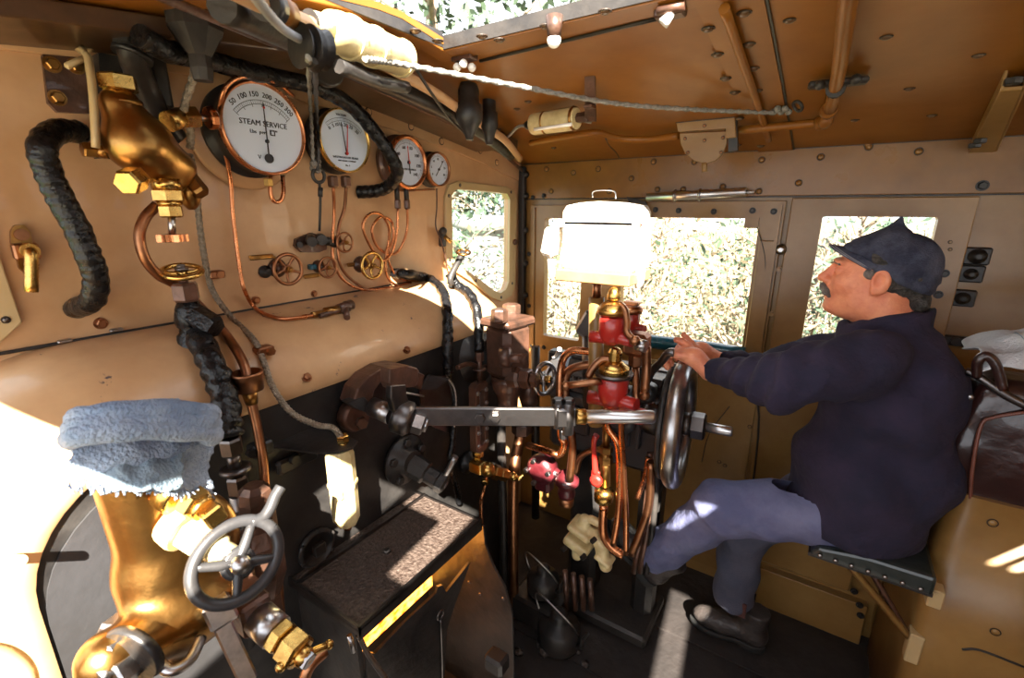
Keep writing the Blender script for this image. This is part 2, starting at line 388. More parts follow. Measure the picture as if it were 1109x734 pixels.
# window frames (setting)
for i,(wo,wi) in enumerate(((winf,win),(winf2,win2))):
    f=struct(MB().prism([yz(wo,0),yz(wi,0)],XP,.012),f'window_{i+1}','pale_paint',None,.002)
    MB().prism([yz(wi,-.012)],XP,.003).build('pane','window_glass',f)
    for k in range(0,len(wo),2):
        a=wo[k];b=wi[k];rivet(V((.012,(a[0]+b[0])/2,(a[1]+b[1])/2)),XP,.005,f,'dark_steel','screw')
# arched plate over the gauges
arc=pyz([(0,54),(60,61),(122,69),(180,78),(240,88),(303,103),(355,119),(402,134),(445,147),(480,160),(520,176),(560,196)])
arc=[(-.33,arc[0][1]-.06),(-.1,arc[0][1]-.02)]+arc
top=[(y,roofz(y)) for y in [1.86-i*.08 for i in range(28)]]
top=[(a,b) for a,b in top if a>-.33]
t1=struct(MB().prism([yz(arc+top,0)],XP,.010),'trim_1','front_paint',None,.002)
for p in [(47,14),(88,50),(366,92),(412,109),(399,121),(445,137),(478,153),(311,72),(451,124),(500,150),(520,163),(538,176),(250,60),(150,38)]:
    rivet(X(*p,.010),XP,.0095,t1,'front_paint')
t2=struct(MB().prism([yz(pyz([(0,6),(100,0),(100,-4),(197,22),(290,44),(290,30),(150,-30),(0,-30)]),.01)],XP,.008),'trim_2','front_paint')
# ---- floor
fl=struct(MB().box((1.25,.65,-.02),(2.6,2.5,.04)),'floor','floor_black')
for k in range(7):
    MB().box((1.02+.001*k,-.2+.31*k,.003),(1.3,.296,.006)).build('floor_plank','floor_black',fl)
# ---- ceiling with hatch
HX0,HX1,HY0,HY1=.447,1.27,.45,.872  # far hatch edges are out of view, set by where sun should land
ys=[-.38+.06*i for i in range(60) if -.38+.06*i<1.9]+[1.93];
def rcurve(x0,x1,y0,y1,th=.012,off=0):
    mb=MB();n=max(2,int((y1-y0)/.06));yy=[y0+(y1-y0)*i/n for i in range(n+1)]
    vs=[];
    for y in yy:
        z=roofz(y)-off;vs+=[V((x0,y,z)),V((x1,y,z)),V((x1,y,z+th)),V((x0,y,z+th))]
    fs=[]
    for i in range(n):
        a=i*4;b=a+4
        fs+=[(a,a+1,b+1,b),(a+1,a+2,b+2,b+1),(a+2,a+3,b+3,b+2),(a+3,a,b,b+3)]
    fs+=[(0,3,2,1),(n*4,n*4+1,n*4+2,n*4+3)];return mb.add(vs,fs,False)
cl=MB()
HOLES=[(HX0,HX1,HY0,HY1),(1.20,1.97,.05,.16),(1.14,1.37,-.27,-.17),(1.29,1.37,-.46,-.27),(.97,1.12,-.38,-.22),(-.05,1.12,-.9,-.38),(2.35,2.44,-.62,-.12),(2.545,2.567,.25,.34),(2.582,2.604,.25,.34)]  # hatch first; the other openings are unseen, added to shape the sun patches
xe=sorted({-.05,4.2}|{h[0] for h in HOLES}|{h[1] for h in HOLES});ye=sorted({-.9,1.92}|{h[2] for h in HOLES}|{h[3] for h in HOLES})  # roof carried on out of view to block the remaining sun
for i in range(len(xe)-1):
    for j in range(len(ye)-1):
        mx_,my_=(xe[i]+xe[i+1])/2,(ye[j]+ye[j+1])/2
        if any(h[0]<mx_<h[1] and h[2]<my_<h[3] for h in HOLES): continue
        q=rcurve(xe[i],xe[i+1],ye[j],ye[j+1]);cl.add(q.v,q.f,False)
ceil=struct(cl,'ceiling','roof_paint')
# hatch rim bars
hr=struct(rcurve(HX0-.045,HX0-.002,.1,HY1+.045,.012,.012),'trim_3','roof_paint',None,.002)
pass
q=rcurve(HX0-.001,HX1,HY1+.003,HY1+.045,.012,.012).build('hatch_edge_bar','roof_paint',hr)
MB().box((HX0-.004,(.1+HY1)/2,roofz(.6)+.008),(.006,HY1-.1,.03)).build('hatch_lip','black_iron',hr)
m=MB();a=V((HX0-.01,HY1+.002,roofz(HY1)-.008));b=V((HX1,HY1+.002,roofz(HY1)-.008));m.box((a+b)/2+V((0,0,.012)),(b.x-a.x,.005,.026));m.build('hatch_lip','black_iron',hr)
for p in [(450,33),(474,44),(522,39),(541,43),(591,28),(655,12)]:
    rivet(Rf(*p,.012),-ZP,.009,hr,'roof_dark')
# second panel line beyond hatch (long strip)
tb=struct(rcurve(.70,1.02,.0,.0+.0001,.001) if False else MB().box((0,0,0),(.001,.001,.001)),'trim_9','roof_paint') if False else None
m=MB();a=Rf(520,66,.002);b=Rf(712,20,.002);m.tube([a,b],.004,6,6);struct(m,'trim_4','black_iron')
# roof rib: two overlapping rivet strips and a bead
m=rcurve(.955,1.055,.92,1.88,.004,.006);rb=struct(m,'trim_5','roof_paint')
m=MB();m.tube([V((1.0,y,roofz(y)-.016)) for y in (.93,1.1,1.3,1.5,1.72)],.009,8,5);m.build('rib_bead','roof_paint',rb)
for p in [(767,31),(777,59),(786,85),(796,100),(806,14),(811,48),(816,74),(820,98),(799,157),(824,158),(801,128)]:
    rivet(Rf(*p,.006),-ZP,.0095,rb,'roof_dark')
m=rcurve(1.056,1.060,.92,1.9,.003,.004);m.build('seam','black_iron',rb)
for p in [(926,130),(1009,125),(855,22),(1060,60),(960,40),(985,96),(540,140),(560,118),(572,110),(600,160)]:
    rivet(Rf(*p,.0),-ZP,.008,ceil,'roof_dark')
# ---- right side wall with three openings
W1=rr(.13,.965,.315,1.503,.01);W2=rr(.50,1.0,.985,1.512,.03);W3=rr(1.169,1.045,1.456,1.522,.008)
so=[(-.02,-.15),(2.55,-.15),(2.55,1.76),(-.02,1.76)]
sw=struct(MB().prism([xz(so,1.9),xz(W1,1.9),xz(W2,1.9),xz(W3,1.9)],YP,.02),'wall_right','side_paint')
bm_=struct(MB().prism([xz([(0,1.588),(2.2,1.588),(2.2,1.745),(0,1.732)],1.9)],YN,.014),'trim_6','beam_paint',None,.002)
for p in [(592,183),(621,187),(648,183),(684,193),(597,207),(712,205),(740,205),(783,202),(825,173),(865,198),(889,170),(941,159),(995,164),(708,175),(752,175),(822,207),(660,207),(940,156)]:
    rivet(Y(*p,1.886),YN,.0088,bm_,'beam_paint')
rivet(Y(1064,201,1.886),YN,.011,bm_,'black_iron','bolt','hex')
MB().box((1.05,1.893,1.585),(2.1,.012,.004)).build('seam','black_iron',bm_)
MB().box((1.05,1.893,1.736),(2.1,.02,.005)).build('seam','black_iron',bm_)
# narrow window 3
f=struct(MB().prism([xz([(.05,.90),(.47,.90),(.47,1.56),(.05,1.56)],1.9),xz(W1,1.9)],YN,.016),'window_3','side_paint',None,.002)
MB().prism([xz(W1,1.908)],YP,.003).build('pane','window_glass',f)
for p in [(577,214),(589,212),(573,275),(573,331),(576,374),(589,376),(620,378)]: rivet(Y(*p,1.884),YN,.008,f,'black_iron','bolt','hex')
MB().box((.075,1.880,1.2),(.012,.008,.7)).build('slide_bar','side_paint',f)
# big open window 4 (no glass): raised frame
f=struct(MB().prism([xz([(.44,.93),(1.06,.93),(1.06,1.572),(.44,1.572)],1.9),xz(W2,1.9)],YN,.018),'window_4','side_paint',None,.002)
for p in [(735,228),(773,229),(815,228),(838,229),(826,292),(817,353),(710,227),(690,300)]: rivet(Y(*p,1.882),YN,.008,f,'black_iron','bolt','hex')
MB().prism([xz([(.94,1.48),(.985,1.48),(.985,1.515),(.94,1.515)],1.882)],YN,.006).build('corner_gusset','side_paint',f)
m=MB();m.box((1.045,1.874,1.25),(.012,.014,.62));m.build('slide_bar','side_paint',f)
m=MB();m.box((1.02,1.876,1.19),(.05,.012,.5),None,.003);m.build('catch_plate','side_paint',f)
for p in [(844,292),(836,340)]: rivet(Y(*p,1.868),YN,.008,f,'side_paint','bolt','hex')
m=MB();c=Y(846,270,1.882);m.lathe(c,YN,[(.018,0),(.018,.008),(.012,.012),(.012,.022),(.007,.026)],18);m.build('catch_button','steel',f)
m=MB();m.tube([Y(820,246,1.87),Y(828,275,1.87),Y(829,300,1.872)],.0015,6,6);m.tube([Y(826,352,1.872),Y(815,395,1.872)],.0015,6,3);m.build('catch_wire','black_iron',f)
# lower panel under the window, door
m=MB().prism([xz([(.05,.05),(1.06,.05),(1.06,.90),(.05,.90)],1.9)],YN,.010);lp=struct(m,'trim_7','side_paint',None,.002)
for p in [(779,500),(785,504),(812,462)]: rivet(Y(*p,1.89),YN,.006,lp,'side_paint')
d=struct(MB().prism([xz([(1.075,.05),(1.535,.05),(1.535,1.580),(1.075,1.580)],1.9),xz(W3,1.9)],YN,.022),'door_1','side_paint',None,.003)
MB().prism([xz(W3,1.905)],YP,.003).build('pane','window_glass',d)
MB().prism([xz(rr(1.157,1.033,1.468,1.534,.01),1.878),xz(W3,1.878)],YN,.003).build('window_bead','side_paint',d)
for p in [(1023,296),(1016,319),(1029,262),(1029,270)]: rivet(Y(*p,1.878),YN,.009 if p[0]<1028 else .004,d,'black_iron' if p[0]<1028 else 'side_paint','bolt','hex')
m=MB();m.tube([Y(760,500,1.86),Y(768,470,1.86),Y(790,440,1.87)],.0018,6,4);m.build('latch_wire','black_iron',d)
m=MB();m.tube([Y(812,395,1.872),Y(822,450,1.872),Y(816,520,1.872)],.004,6,3);m.build('seam','black_iron',d)
# hinge blocks right of door
for p,s,lb in(((1057,277),.021,'large black round door-hinge bolt on the tan wall beside the door, nearest the beam'),((1050,296),.016,'black hinge block under the round bolt beside the door'),((1041,322),.018,'square black hinge plate beside the door, below the other two')):
    m=MB();c=Y(*p,1.90);m.box(c+YN*.008,(.06,.016,.05),None,.004);m.lathe(c+YN*.016,YN,[(s,0),(s,.008),(s*.6,.014),(s*.6,.02),(s*.3,.022)],16);m.build('hinge','black_iron',d)
m=MB();c=Y(1034,368,1.9);m.box(c+YN*.01,(.07,.02,.03),None,.004);m.lathe(c+YN*.02,YN,[(.013,0),(.013,.01)],12);m.build('latch','black_iron',d)
# kick box along the foot of the wall
kb=struct(MB().prism([[V((1.165,1.843,-.0)),V((1.51,1.843,-.0)),V((1.51,1.843,.17)),V((1.165,1.843,.17))]],YP,.057),'trim_8','side_paint',None,.003)
MB().box((1.3,1.87,.30),(.3,.05,.2),None,.006).build('upper_panel','side_paint',kb)
for p in [(925,640),(931,655),(932,666)]: rivet(Y(*p,1.843),YN,.009,kb,'black_iron','bolt','hex')
# right locker (rear bulkhead corner) with rounded edge
m=MB();pl=[]
LX,LY=1.535,1.40
for k in range(7):
    a=math.radians(180+90*k/6);pl.append((LX+.05+.05*math.cos(a),LY+.05+.05*math.sin(a)))
pl=[(LX,1.85)]+pl+[(2.5,LY),(2.5,1.85)]
m.prism([[V((a,b,-.04)) for a,b in pl]],ZP,.935,True)
lk=struct(m,'wall_back','side_paint',None)
for p,r in [((1075,566),.008),((1078,684),.008),((1027,520),.004)]:
    rivet(Y(*p,LY),YN,r,lk,'side_paint')
m=MB();m.tube([Y(1042,703,LY-.001),Y(1062,704,LY-.001),Y(1109,722,LY-.001)],.003,6,6);m.build('seam','black_iron',lk)
# rear opening side: a cab rear post and tender front far to the right behind the camera
struct(MB().box((2.55,.6,.74),(.03,2.5,1.6)),'wall_tender','side_paint')  # unseen tender front, made taller to darken the cab's right side
struct(MB().box((1.2,-.60,.40),(2.9,.02,.95)),'wall_left','side_paint')
# ================================================================== BOILER BACKHEAD
def rrect(y0,y1,zt,zb,r,n=10):
    out=[(y0,zb)]
    for k in range(n+1):
        a=math.radians(180-90*k/n);out.append((y0+r+r*math.cos(a),zt-r+r*math.sin(a)))
    for k in range(n+1):
        a=math.radians(90-90*k/n);out.append((y1-r+r*math.cos(a),zt-r+r*math.sin(a)))
    out.append((y1,zb));return out
levels=[(.0,-.14,1.62,1.300,.40),(.06,-.135,1.615,1.298,.39),(.12,-.12,1.60,1.288,.375),(.17,-.09,1.57,1.268,.35),(.205,-.05,1.53,1.243,.32),(.232,.0,1.48,1.208,.28),(.245,.04,1.44,1.172,.24),(.25,.075,1.405,1.150,.21)]
m=MB();vs=[];n_=0
for lx,y0,y1,zt,r in levels:
    o=rrect(y0,y1,zt,-.0,r);n_=len(o);vs+=yz(o,lx)
m.add(vs,[(i*n_+k,i*n_+k+1,(i+1)*n_+k+1,(i+1)*n_+k) for i in range(len(levels)-1) for k in range(n_-1)])
lo_=rrect(.075,1.405,1.150,0,.21);li=rrect(.09,1.39,1.135,0,.195)
m.add(yz(lo_,.25)+yz(li,.243),[(k,k+1,n_+k+1,n_+k) for k in range(n_-1)])
bh=thing('boiler_backhead','tan clad boiler backhead with dark iron face below the gauge wall','boiler',(.1,.73,0))
m.build('cladding','cladding_paint',bh)
m=MB();pp=yz(rrect(.088,1.392,1.137,0,.197),.236);m.prism([pp],-XP,.2);m.build('face_plate','backhead_black',bh)
m=MB();pp=yz([(a,b) for a,b in rrect(.095,.56,1.10,.60,.2) if a<.4]+[(.42,1.10),(.42,.62)],.238);m.prism([pp],XP,.004);m.build('inspection_panel','grey_iron',bh)
m=rcurve(.0,.20,.15,1.55,.03,.034);struct(m,'trim_10','roof_dark',None,.003)
for p,r in [((332,409),.009),((440,379),.009),((109,350),.009),((277,325),.0085),((340,318),.0075)]:
    q=Cl(*p,.001);rivet(q,XP if p[1]<355 else V((.7,0,.7)),r,bh,'dull_copper','bolt','hex')
for p in [(70,369),(126,357),(294,335),(391,320)]:
    MB().box(X(*p,.006),(.012,.022,.006),None,.002).build('seam_clip','steel',bh)
m=MB();m.tube([V((.003,y,1.3005)) for y in(-.1,.4,.9,1.25)],.0035,6,6);m.build('seam','black_iron',bh)
# rim ring (left of arch)
rows=[(430,395),(420,470)]
m=MB();
for k in range(9):
    y=.75+.02*k
c=X(342,592,.24);m=MB();m.lathe(c,XP,[(.05,0),(.05,.006),(.044,.012),(.040,.012),(.040,.007),(.001,.007)],28);m.box(c+XP*.014,(.016,.03,.03),None,.002)
for k in range(6): m.hexn(c+V((.006,.047*math.cos(k*1.047+.4),.047*math.sin(k*1.047+.4))),c+V((.014,.047*math.cos(k*1.047+.4),.047*math.sin(k*1.047+.4))),.005)
solo(m,'washout_plug','black_iron','round black washout plug with a square boss, left of the shelf','plug')
# ================================================================== GAUGES
def gauge(name,label,ctr,top,bot,x,casem,bezm,bw,flange=None,fx=0.):
    c=X(*ctr,x);r=(X(ctr[0],top,x)-X(ctr[0],bot,x)).length/2
    t=thing(name,label,'gauge',(0.011,c.y,c.z),'pressure gauges on the front wall')
    b=V((.012,c.y,c.z));L=x-.012
    if flange: m=MB().lathe(b,XP,[(flange,0),(flange,.006),(flange*.97,.012),(r*.93,.014)],48);m.build('mounting_ring','front_paint',t)
    m=MB().lathe(b,XP,[(r*1.02,.0),(r*1.04,L*.25),(r*1.03,L*.3),(r*.93,L*.32),(r*.95,L*.8),(r*.99,L*.93),(r*.9,L-.009)],48);m.build('case',casem,t)
    m=MB();m.lathe(V((x,c.y,c.z)),XP,[(r-bw*.2,-.010),(r,-.004),(r,.003),(r-bw*.3,.009),(r-bw*.8,.008),(r-bw,.003),(r-bw,-.002)],48);m.build('bezel',bezm,t)
    m=MB().lathe(V((x-.004,c.y,c.z)),XP,[(r-bw*.9,0),(r-bw*.9,.004)],48);d=m.build('dial','dial',t)
    return t,d,V((x+.0006,c.y,c.z)),r-bw
def ticks(t,d,c,R,a0,a1,n,piv=(0,0),r0=.8,r1=.88,w=.008,major=5,name='scale'):
    m=MB();P=c+V((0,piv[0]*R,piv[1]*R))
    for i in range(n+1):
        a=math.radians(a0+(a1-a0)*i/n);dd=V((0,math.sin(a),math.cos(a)));s=dd.cross(XP)
        rb=r0-(.06 if i%major==0 else 0);ww=w*R*(1.4 if i%major==0 else .8)
        p0=P+dd*rb*R;p1=P+dd*r1*R;m.add([p0-s*ww/2,p0+s*ww/2,p1+s*ww/2,p1-s*ww/2],[(0,1,2,3)],False)
    for i in range(60):
        a=math.radians(a0+(a1-a0)*i/60);b=math.radians(a0+(a1-a0)*(i+1)/60)
        for rr_ in(r0,r1):
            q=[P+V((0,math.sin(z),math.cos(z)))*R*k for z,k in((a,rr_-.006),(b,rr_-.006),(b,rr_+.006),(a,rr_+.006))];m.add(q,[(0,1,2,3)],False)
    m.build(name,'dial_ink',d)
def needle(t,c,R,a,piv,L,tail,w,mt,ball=0,dx=.004):
    P=c+V((dx,piv[0]*R,piv[1]*R));a=math.radians(a);d=V((0,math.sin(a),math.cos(a)));s=d.cross(XP);m=MB()
    m.prism([[P-s*w*R-d*tail*R,P+s*w*R-d*tail*R,P+s*w*R*.55+d*L*R*.85,P+s*w*R*1.5+d*L*R*.88,P+d*L*R,P-s*w*R*1.5+d*L*R*.88,P-s*w*R*.55+d*L*R*.85]],XP,.0012)
    m.lathe(P,XP,[(w*R*2.6,-.002),(w*R*2.6,.002),(w*R*1.2,.004)],16)
    if ball: m.lathe(P-d*tail*R,XP,[(ball*R,-.001),(ball*R,.002)],18)
    m.build('needle',mt,t)
t,d,c,R=gauge('steam_gauge','largest white dial reading STEAM SERVICE to 300 in a copper ring',(286.5,140),89.5,189,.10,'black_iron','copper',.007,.128)
pv=(0,-.28);ticks(t,d,c,R,-49,49,30,pv,.84,.93)
for n,a in((50,-41),(100,-25.5),(150,-9),(200,9),(250,26),(300,42)):
    aa=math.radians(a);o=c+V((0,(pv[0]+1.05*math.sin(aa))*R,(pv[1]+1.05*math.cos(aa))*R));text(str(n),R*.165,o,YP,ZP,'dial_ink',d,'number',tilt=-aa)
text('STEAM SERVICE',R*.175,c+V((0,0,.12*R)),YP,ZP,'dial_ink',d)
text('Lbs  per',R*.12,c+V((0,-.18*R,-.08*R)),YP,ZP,'dial_ink',d);text('□"',R*.17,c+V((0,.22*R,-.07*R)),YP,ZP,'dial_ink',d)
q=c+V((0,.2*R,-.075*R));m=MB()
for e in((0,.05),(0,-.05),(.05,0),(-.05,0)): m.box(q+V((.0004,e[0]*R,e[1]*R)),(.0006,(.11 if e[0]==0 else .012)*R,(.012 if e[0]==0 else .11)*R))
m.build('square_mark','dial_ink',d)
text('V',R*.14,c+V((0,-.22*R,-.66*R)),YP,ZP,'dial_ink',d)
needle(t,c,R,1,pv,.9,.40,.018,'dial_ink',.11)
m=MB().lathe(c+V((.0075,0,0))+V((0,0,(pv[1]+.76)*R)),XP,[(.014*R,0),(.03*R,.0),(.03*R,.001)],8);m.build('needle_tip','dial_red',t)
t,d,c,R=gauge('vacuum_gauge','white dial with black and red needles, second from left',(373,152.5),118,187,.07,'black_iron','brass',.005,None)
pv=(0,-.42);ticks(t,d,c,R,-38,44,30,pv,1.06,1.16,.006)
for n,a in((0,-36),(5,-25),(10,-16),(15,-6),(20,6),(25,20),(30,36)):
    aa=math.radians(a);text(str(n),R*.16,c+V((0,.97*R*math.sin(aa),(pv[1]+.95*math.cos(aa))*R)),YP,ZP,'dial_ink',d,'number',tilt=-aa)
text('VACUUM',R*.10,c+V((0,-.05*R,.83*R)),YP,ZP,'dial_ink',d)
text('WESTINGHOUSE BRAKE',R*.10,c+V((0,0,-.56*R)),YP,ZP,'dial_ink',d);text('AND SIGNAL COMPANY',R*.07,c+V((0,.04*R,-.67*R)),YP,ZP,'dial_ink',d);text('No. 3',R*.08,c+V((0,.05*R,-.82*R)),YP,ZP,'dial_ink',d)
needle(t,c,R,-7,pv,1.02,.06,.02,'dial_ink');needle(t,c,R,7,pv,.98,.06,.02,'dial_red',0,.006)
t,d,c,R=gauge('pressure_gauge','white dial with one upright red needle in a wide polished copper ring',(442,176),146,205,.065,'brown_iron','copper',.013,.075)
ticks(t,d,c,R,-140,140,56,(0,0),.84,.95,.012)
for i,n in enumerate((0,20,40,60,80,100,120,140)):
    aa=math.radians(-140+40*i);text(str(n),R*.20,c+V((0,.66*R*math.sin(aa),.66*R*math.cos(aa))),YP,ZP,'dial_ink',d,'number')
text('LBS PER SQ INCH',R*.12,c+V((0,0,-.3*R)),YP,ZP,'dial_ink',d)
needle(t,c,R,-4,(0,0),.72,.0,.025,'dial_red');needle(t,c,R,176,(0,0),.5,.0,.03,'dial_ink',0,.0035)
t,d,c,R=gauge('small_pressure_gauge','smallest white dial, furthest right beside the front window',(474.5,183.5),165,203,.055,'black_iron','dull_copper',.007,None)
ticks(t,d,c,R,-130,130,40,(0,0),.84,.93,.012)
for i,n in enumerate((0,5,10,15,20,25,30)):
    aa=math.radians(-120+40*i);text(str(n),R*.2,c+V((0,.66*R*math.sin(aa),.66*R*math.cos(aa))),YP,ZP,'dial_ink',d,'number')
needle(t,c,R,38,(0,0),.75,.55,.03,'dial_ink')
# ---- gauge pipes
def pipe(name,label,pts,r,m,cat='pipe',group=None,parent=None,n=8,seg=10):
    mb=MB().tube(pts,r,seg,n)
    if parent is not None: return mb.build(name,m,parent)
    return solo(mb,name,m,label,cat,group)
pipe('copper_pipe','thin copper pipe curling over the big steam gauge and down to the elbow fitting below',[X(318,104,.09),X(300,90,.115),X(275,82,.12),X(252,87,.12),X(240,105,.11),X(239,140,.07),X(249,190,.03),X(252,230,.02),X(258,280,.02),X(264,312,.03),Cl(275,332,.02),Cl(290,341,.02),Cl(310,345,.02),Cl(340,341,.02)],.0048,'copper')
t=thing('compression_fitting','small dark brass elbow fitting at the end of the copper pipe, low on the wall','fitting',Cl(360,337,.02))
m=MB();a=Cl(338,341,.02);b=Cl(352,338,.02);c_=Cl(366,335,.022);m.hexn(a,b,.009);m.cyl(b,c_,.012);m.build('union_nut','old_brass',t)
m=MB();m.cyl(c_,Cl(380,330,.02),.013,.015);m.ball(Cl(375,332,.02),.016);m.cyl(Cl(374,332,.02),Cl(376,344,.014),.008);m.cyl(Cl(346,342,.022),Cl(374,334,.022),.006);m.build('elbow','brown_iron',t)
t=thing('gauge_syphon','small copper U-bend pipe with brass nut under the big steam gauge','pipe',X(300,205,.05))
MB().tube([X(293,190,.06),X(293,208,.06),X(297,218,.06),X(304,217,.06),X(307,208,.06),X(306,190,.05)],.0048,10,6).build('u_bend','copper',t)
MB().hexn(X(290,193,.06),X(291,202,.06),.011).build('union_nut','brass',t)
for (x0,bx,lb,pts,mt) in((361,.05,'copper pipe from the left fitting under the vacuum gauge down past the small wheels',[X(361,202,.05),X(362,230,.03),X(360,262,.025),X(362,285,.03),X(372,303,.03),X(392,313,.03),X(420,312,.03),X(445,306,.025)],'copper'),(374,.05,'copper pipe from the right fitting under the vacuum gauge to the upper small wheel',[X(375,202,.05),X(373,225,.03),X(367,245,.03),X(366,270,.03),X(370,290,.03),X(385,306,.03),X(405,315,.03),X(440,312,.02)],'dull_copper')):
    t=thing('gauge_pipe',lb,'pipe',pts[0]);MB().tube(pts,.0045,10,6).build('pipe',mt,t);q=pts[0]
    MB().box(q+ZP*.013,(.024,.022,.030),None,.004).build('union_nut','brown_iron',t)
for lb,pts in(('copper pipe from under the third gauge making a wide left loop below it',[X(431,226,.05),X(430,250,.045),X(425,272,.04),X(414,282,.04),X(402,268,.045),X(393,246,.05),X(400,232,.05),X(412,232,.05),X(421,245,.05),X(421,262,.04),X(418,275,.035),X(419,298,.03),X(430,309,.03),X(450,312,.03),X(470,307,.02)]),('copper pipe crossing behind the loop, right one of the pair under the third gauge',[X(441,226,.05),X(441,248,.04),X(434,268,.03),X(423,276,.025),X(408,266,.025),X(403,248,.03),X(412,235,.03),X(424,240,.03),X(426,258,.03),X(420,275,.02),X(424,290,.02),X(436,302,.02),X(468,305,.012)])):
    t=thing('gauge_pipe',lb,'pipe',pts[0]);MB().tube(pts,.0042,10,7).build('pipe','copper' ,t);q=pts[0]
    MB().hexn(q,q+ZP*.028,.010).build('union_nut','brown_iron',t);MB().cyl(q+ZP*.028,q+ZP*.07,.008).build('stem','black_iron',t)
pipe('thin_pipe','thin dark pipe running down beside the front window from the smallest gauge',[X(473,204,.03),X(473,225,.02),X(472,245,.02),X(478,262,.03),X(484,285,.03),X(486,295,.04)],.0025,'brown_iron')
m=MB();m.tube([X(428,205,.045),X(440,206.5,.045),X(470,205,.04)],.0035,8,6);solo(m,'thin_pipe','dull_copper','short level copper pipe under the two right-hand gauges','pipe')
# ---- small wheel valves on wall
def wallvalve(label,c,x,Rpx,mt,sp=5,base=None,bm='brown_iron',group='small handwheels on the front wall',stem=True):
    cc=X(*c,x);R=Rpx*(cc-CAM).dot(FW)/510
    t=thing('handwheel_valve',label,'valve',(.0,cc.y,cc.z),group)
    m=MB();wheel(m,cc,XP,R,R*.11,sp,.26,.3,.006,.9);m.build('handwheel',mt,t)
    m=MB();m.hexn(cc+XP*.004,cc+XP*.012,R*.2);m.ball(cc+XP*.013,R*.13);m.build('nut','old_brass',t)
    m=MB();m.cyl(V((0,cc.y,cc.z)),cc-XP*.004,R*.16);m.lathe(V((0,cc.y,cc.z)),XP,[(R*.6,0),(R*.55,.006),(R*.35,.010),(R*.35,.025),(R*.25,.03)],16);m.build('body',bm,t)
    return t
wallvalve('largest copper-rimmed handwheel of the lower row on the wall',(312,291.5),.05,18,'dull_copper')
wallvalve('small copper-rimmed handwheel just right of the larger one in the lower row',(355,289.5),.045,12,'dull_copper')
wallvalve('small copper handwheel above the others beside the rope bracket',(373.5,262.5),.05,11.5,'dull_copper')
wallvalve('yellow brass handwheel under the copper pipe loop',(403,287.5),.055,15.5,'brass',5)
t=thing('wall_stud_valve','black round plug with a small stem left of the handwheel row','valve',X(287,294,0))
m=MB();m.lathe(X(286,294,0),XP,[(.016,0),(.016,.008),(.010,.010),(.008,.024)],16);m.tube([X(286,294,.02),X(302,293,.02)],.003,8,2);m.build('plug','black_iron',t)
for a,b,lb in(((270,278),(296,278.5),'narrow metal label strip above the copper handwheels'),((329,299),(345,298),'short metal label strip between the two lower copper handwheels'),((376,286),(393,286),'dark metal arm beside the brass handwheel')):
    m=MB();p=X(*a,.002);q=X(*b,.002);m.box((p+q)/2+XP*.001,(.004,(q-p).length,.012),None,.002);
    for s in(p,q): m.lathe(s+XP*.003,XP,[(.004,0),(.004,.002)],10)
    solo(m,'label_plate','old_brass',lb,'plate')
m=MB();m.box(X(338,289,.01),(.02,.02,.015),None,.003);solo(m,'sight_cock','teal','tiny blue tap head between the two copper handwheels','tap')
# rope bracket (whistle lever)
t=thing('whistle_valve','dark oval bracket with a lever where the hanging rope ends','bracket',X(338,264,0))
m=MB();m.prism([yz([(X(a,b,0).y,X(a,b,0).z) for a,b in[(317,266),(318,259),(324,256),(335,252),(352,257),(351,270),(343,273),(325,273)]],.0)],XP,.012);m.build('base','brown_iron',t)
m=MB();m.cyl(X(324,265,.012),X(325,265,.022),.008);m.cyl(X(336,259,.01),X(338,262,.05),.016,.013);m.cyl(X(347,258,.01),X(349,260,.055),.014);m.tube([X(338,262,.045),X(352,262,.045),X(362,266,.04)],.006,8,4);m.ball(X(355,261,.045),.012);m.build('lever','black_iron',t)
# hanging ropes from pulley + hook
def braid(pts,r,n=10):
    mb=MB();mb._rr=lambda i,k,rr:rr*(1+.22*math.sin(2*(k*2*math.pi/8)+i*.9));mb.tube(pts,r,8,n);return mb
t=thing('pulley_hook','black iron hook ring with knot hanging on the ropes between the two left gauges','hook',X(346,190,.09))
m=MB();m.torus(X(345,190,.09),XP,.017,.0045,20,8);m.tube([X(346,197,.09),X(347,215,.08),X(346,250,.06)],.0035,8,5);m.cyl(X(347,203,.09),X(347,213,.09),.006);m.build('hook','black_iron',t)
m=MB()
for k in range(7): m.ball(X(341+3*math.cos(k*2.1),180+k*1.6-5,.09+.006*math.sin(k)),.011,8,None,(1,.8,.7))
m.build('knot','rope',t)
solo(braid([Cn(334,62,.12),X(336,110,.11),X(338,150,.10),X(339,180,.095)],.0042,30),'pull_rope','rope','pale rope hanging vertically between the two left gauges','rope')
solo(braid([Cn(341,66,.12),X(343,120,.11),X(345,160,.10),X(344,185,.095)],.0045,30),'pull_rope','black_iron','blackened rope hanging just right of the pale one','rope')
t=thing('pulley','black twin-wheel pulley block by the roof that guides the ropes','pulley',Cn(340,48,.1))
m=MB();c=Cn(333,52,.10);m.lathe(c-YP*.012,YP,[(.03,0),(.022,.010),(.022,.014),(.03,.024)],20);c=Cn(343,52,.10);m.lathe(c-YP*.012,YP,[(.028,0),(.02,.01),(.02,.014),(.028,.024)],20);m.build('sheave','black_iron',t)
m=MB();m.box(Cn(350,44,.05),(.05,.05,.07),None,.01);m.lathe(Cn(358,68,.08)-XP*.02,XP,[(.04,0),(.04,.01),(.036,.012)],20);m.build('block','black_iron',t)
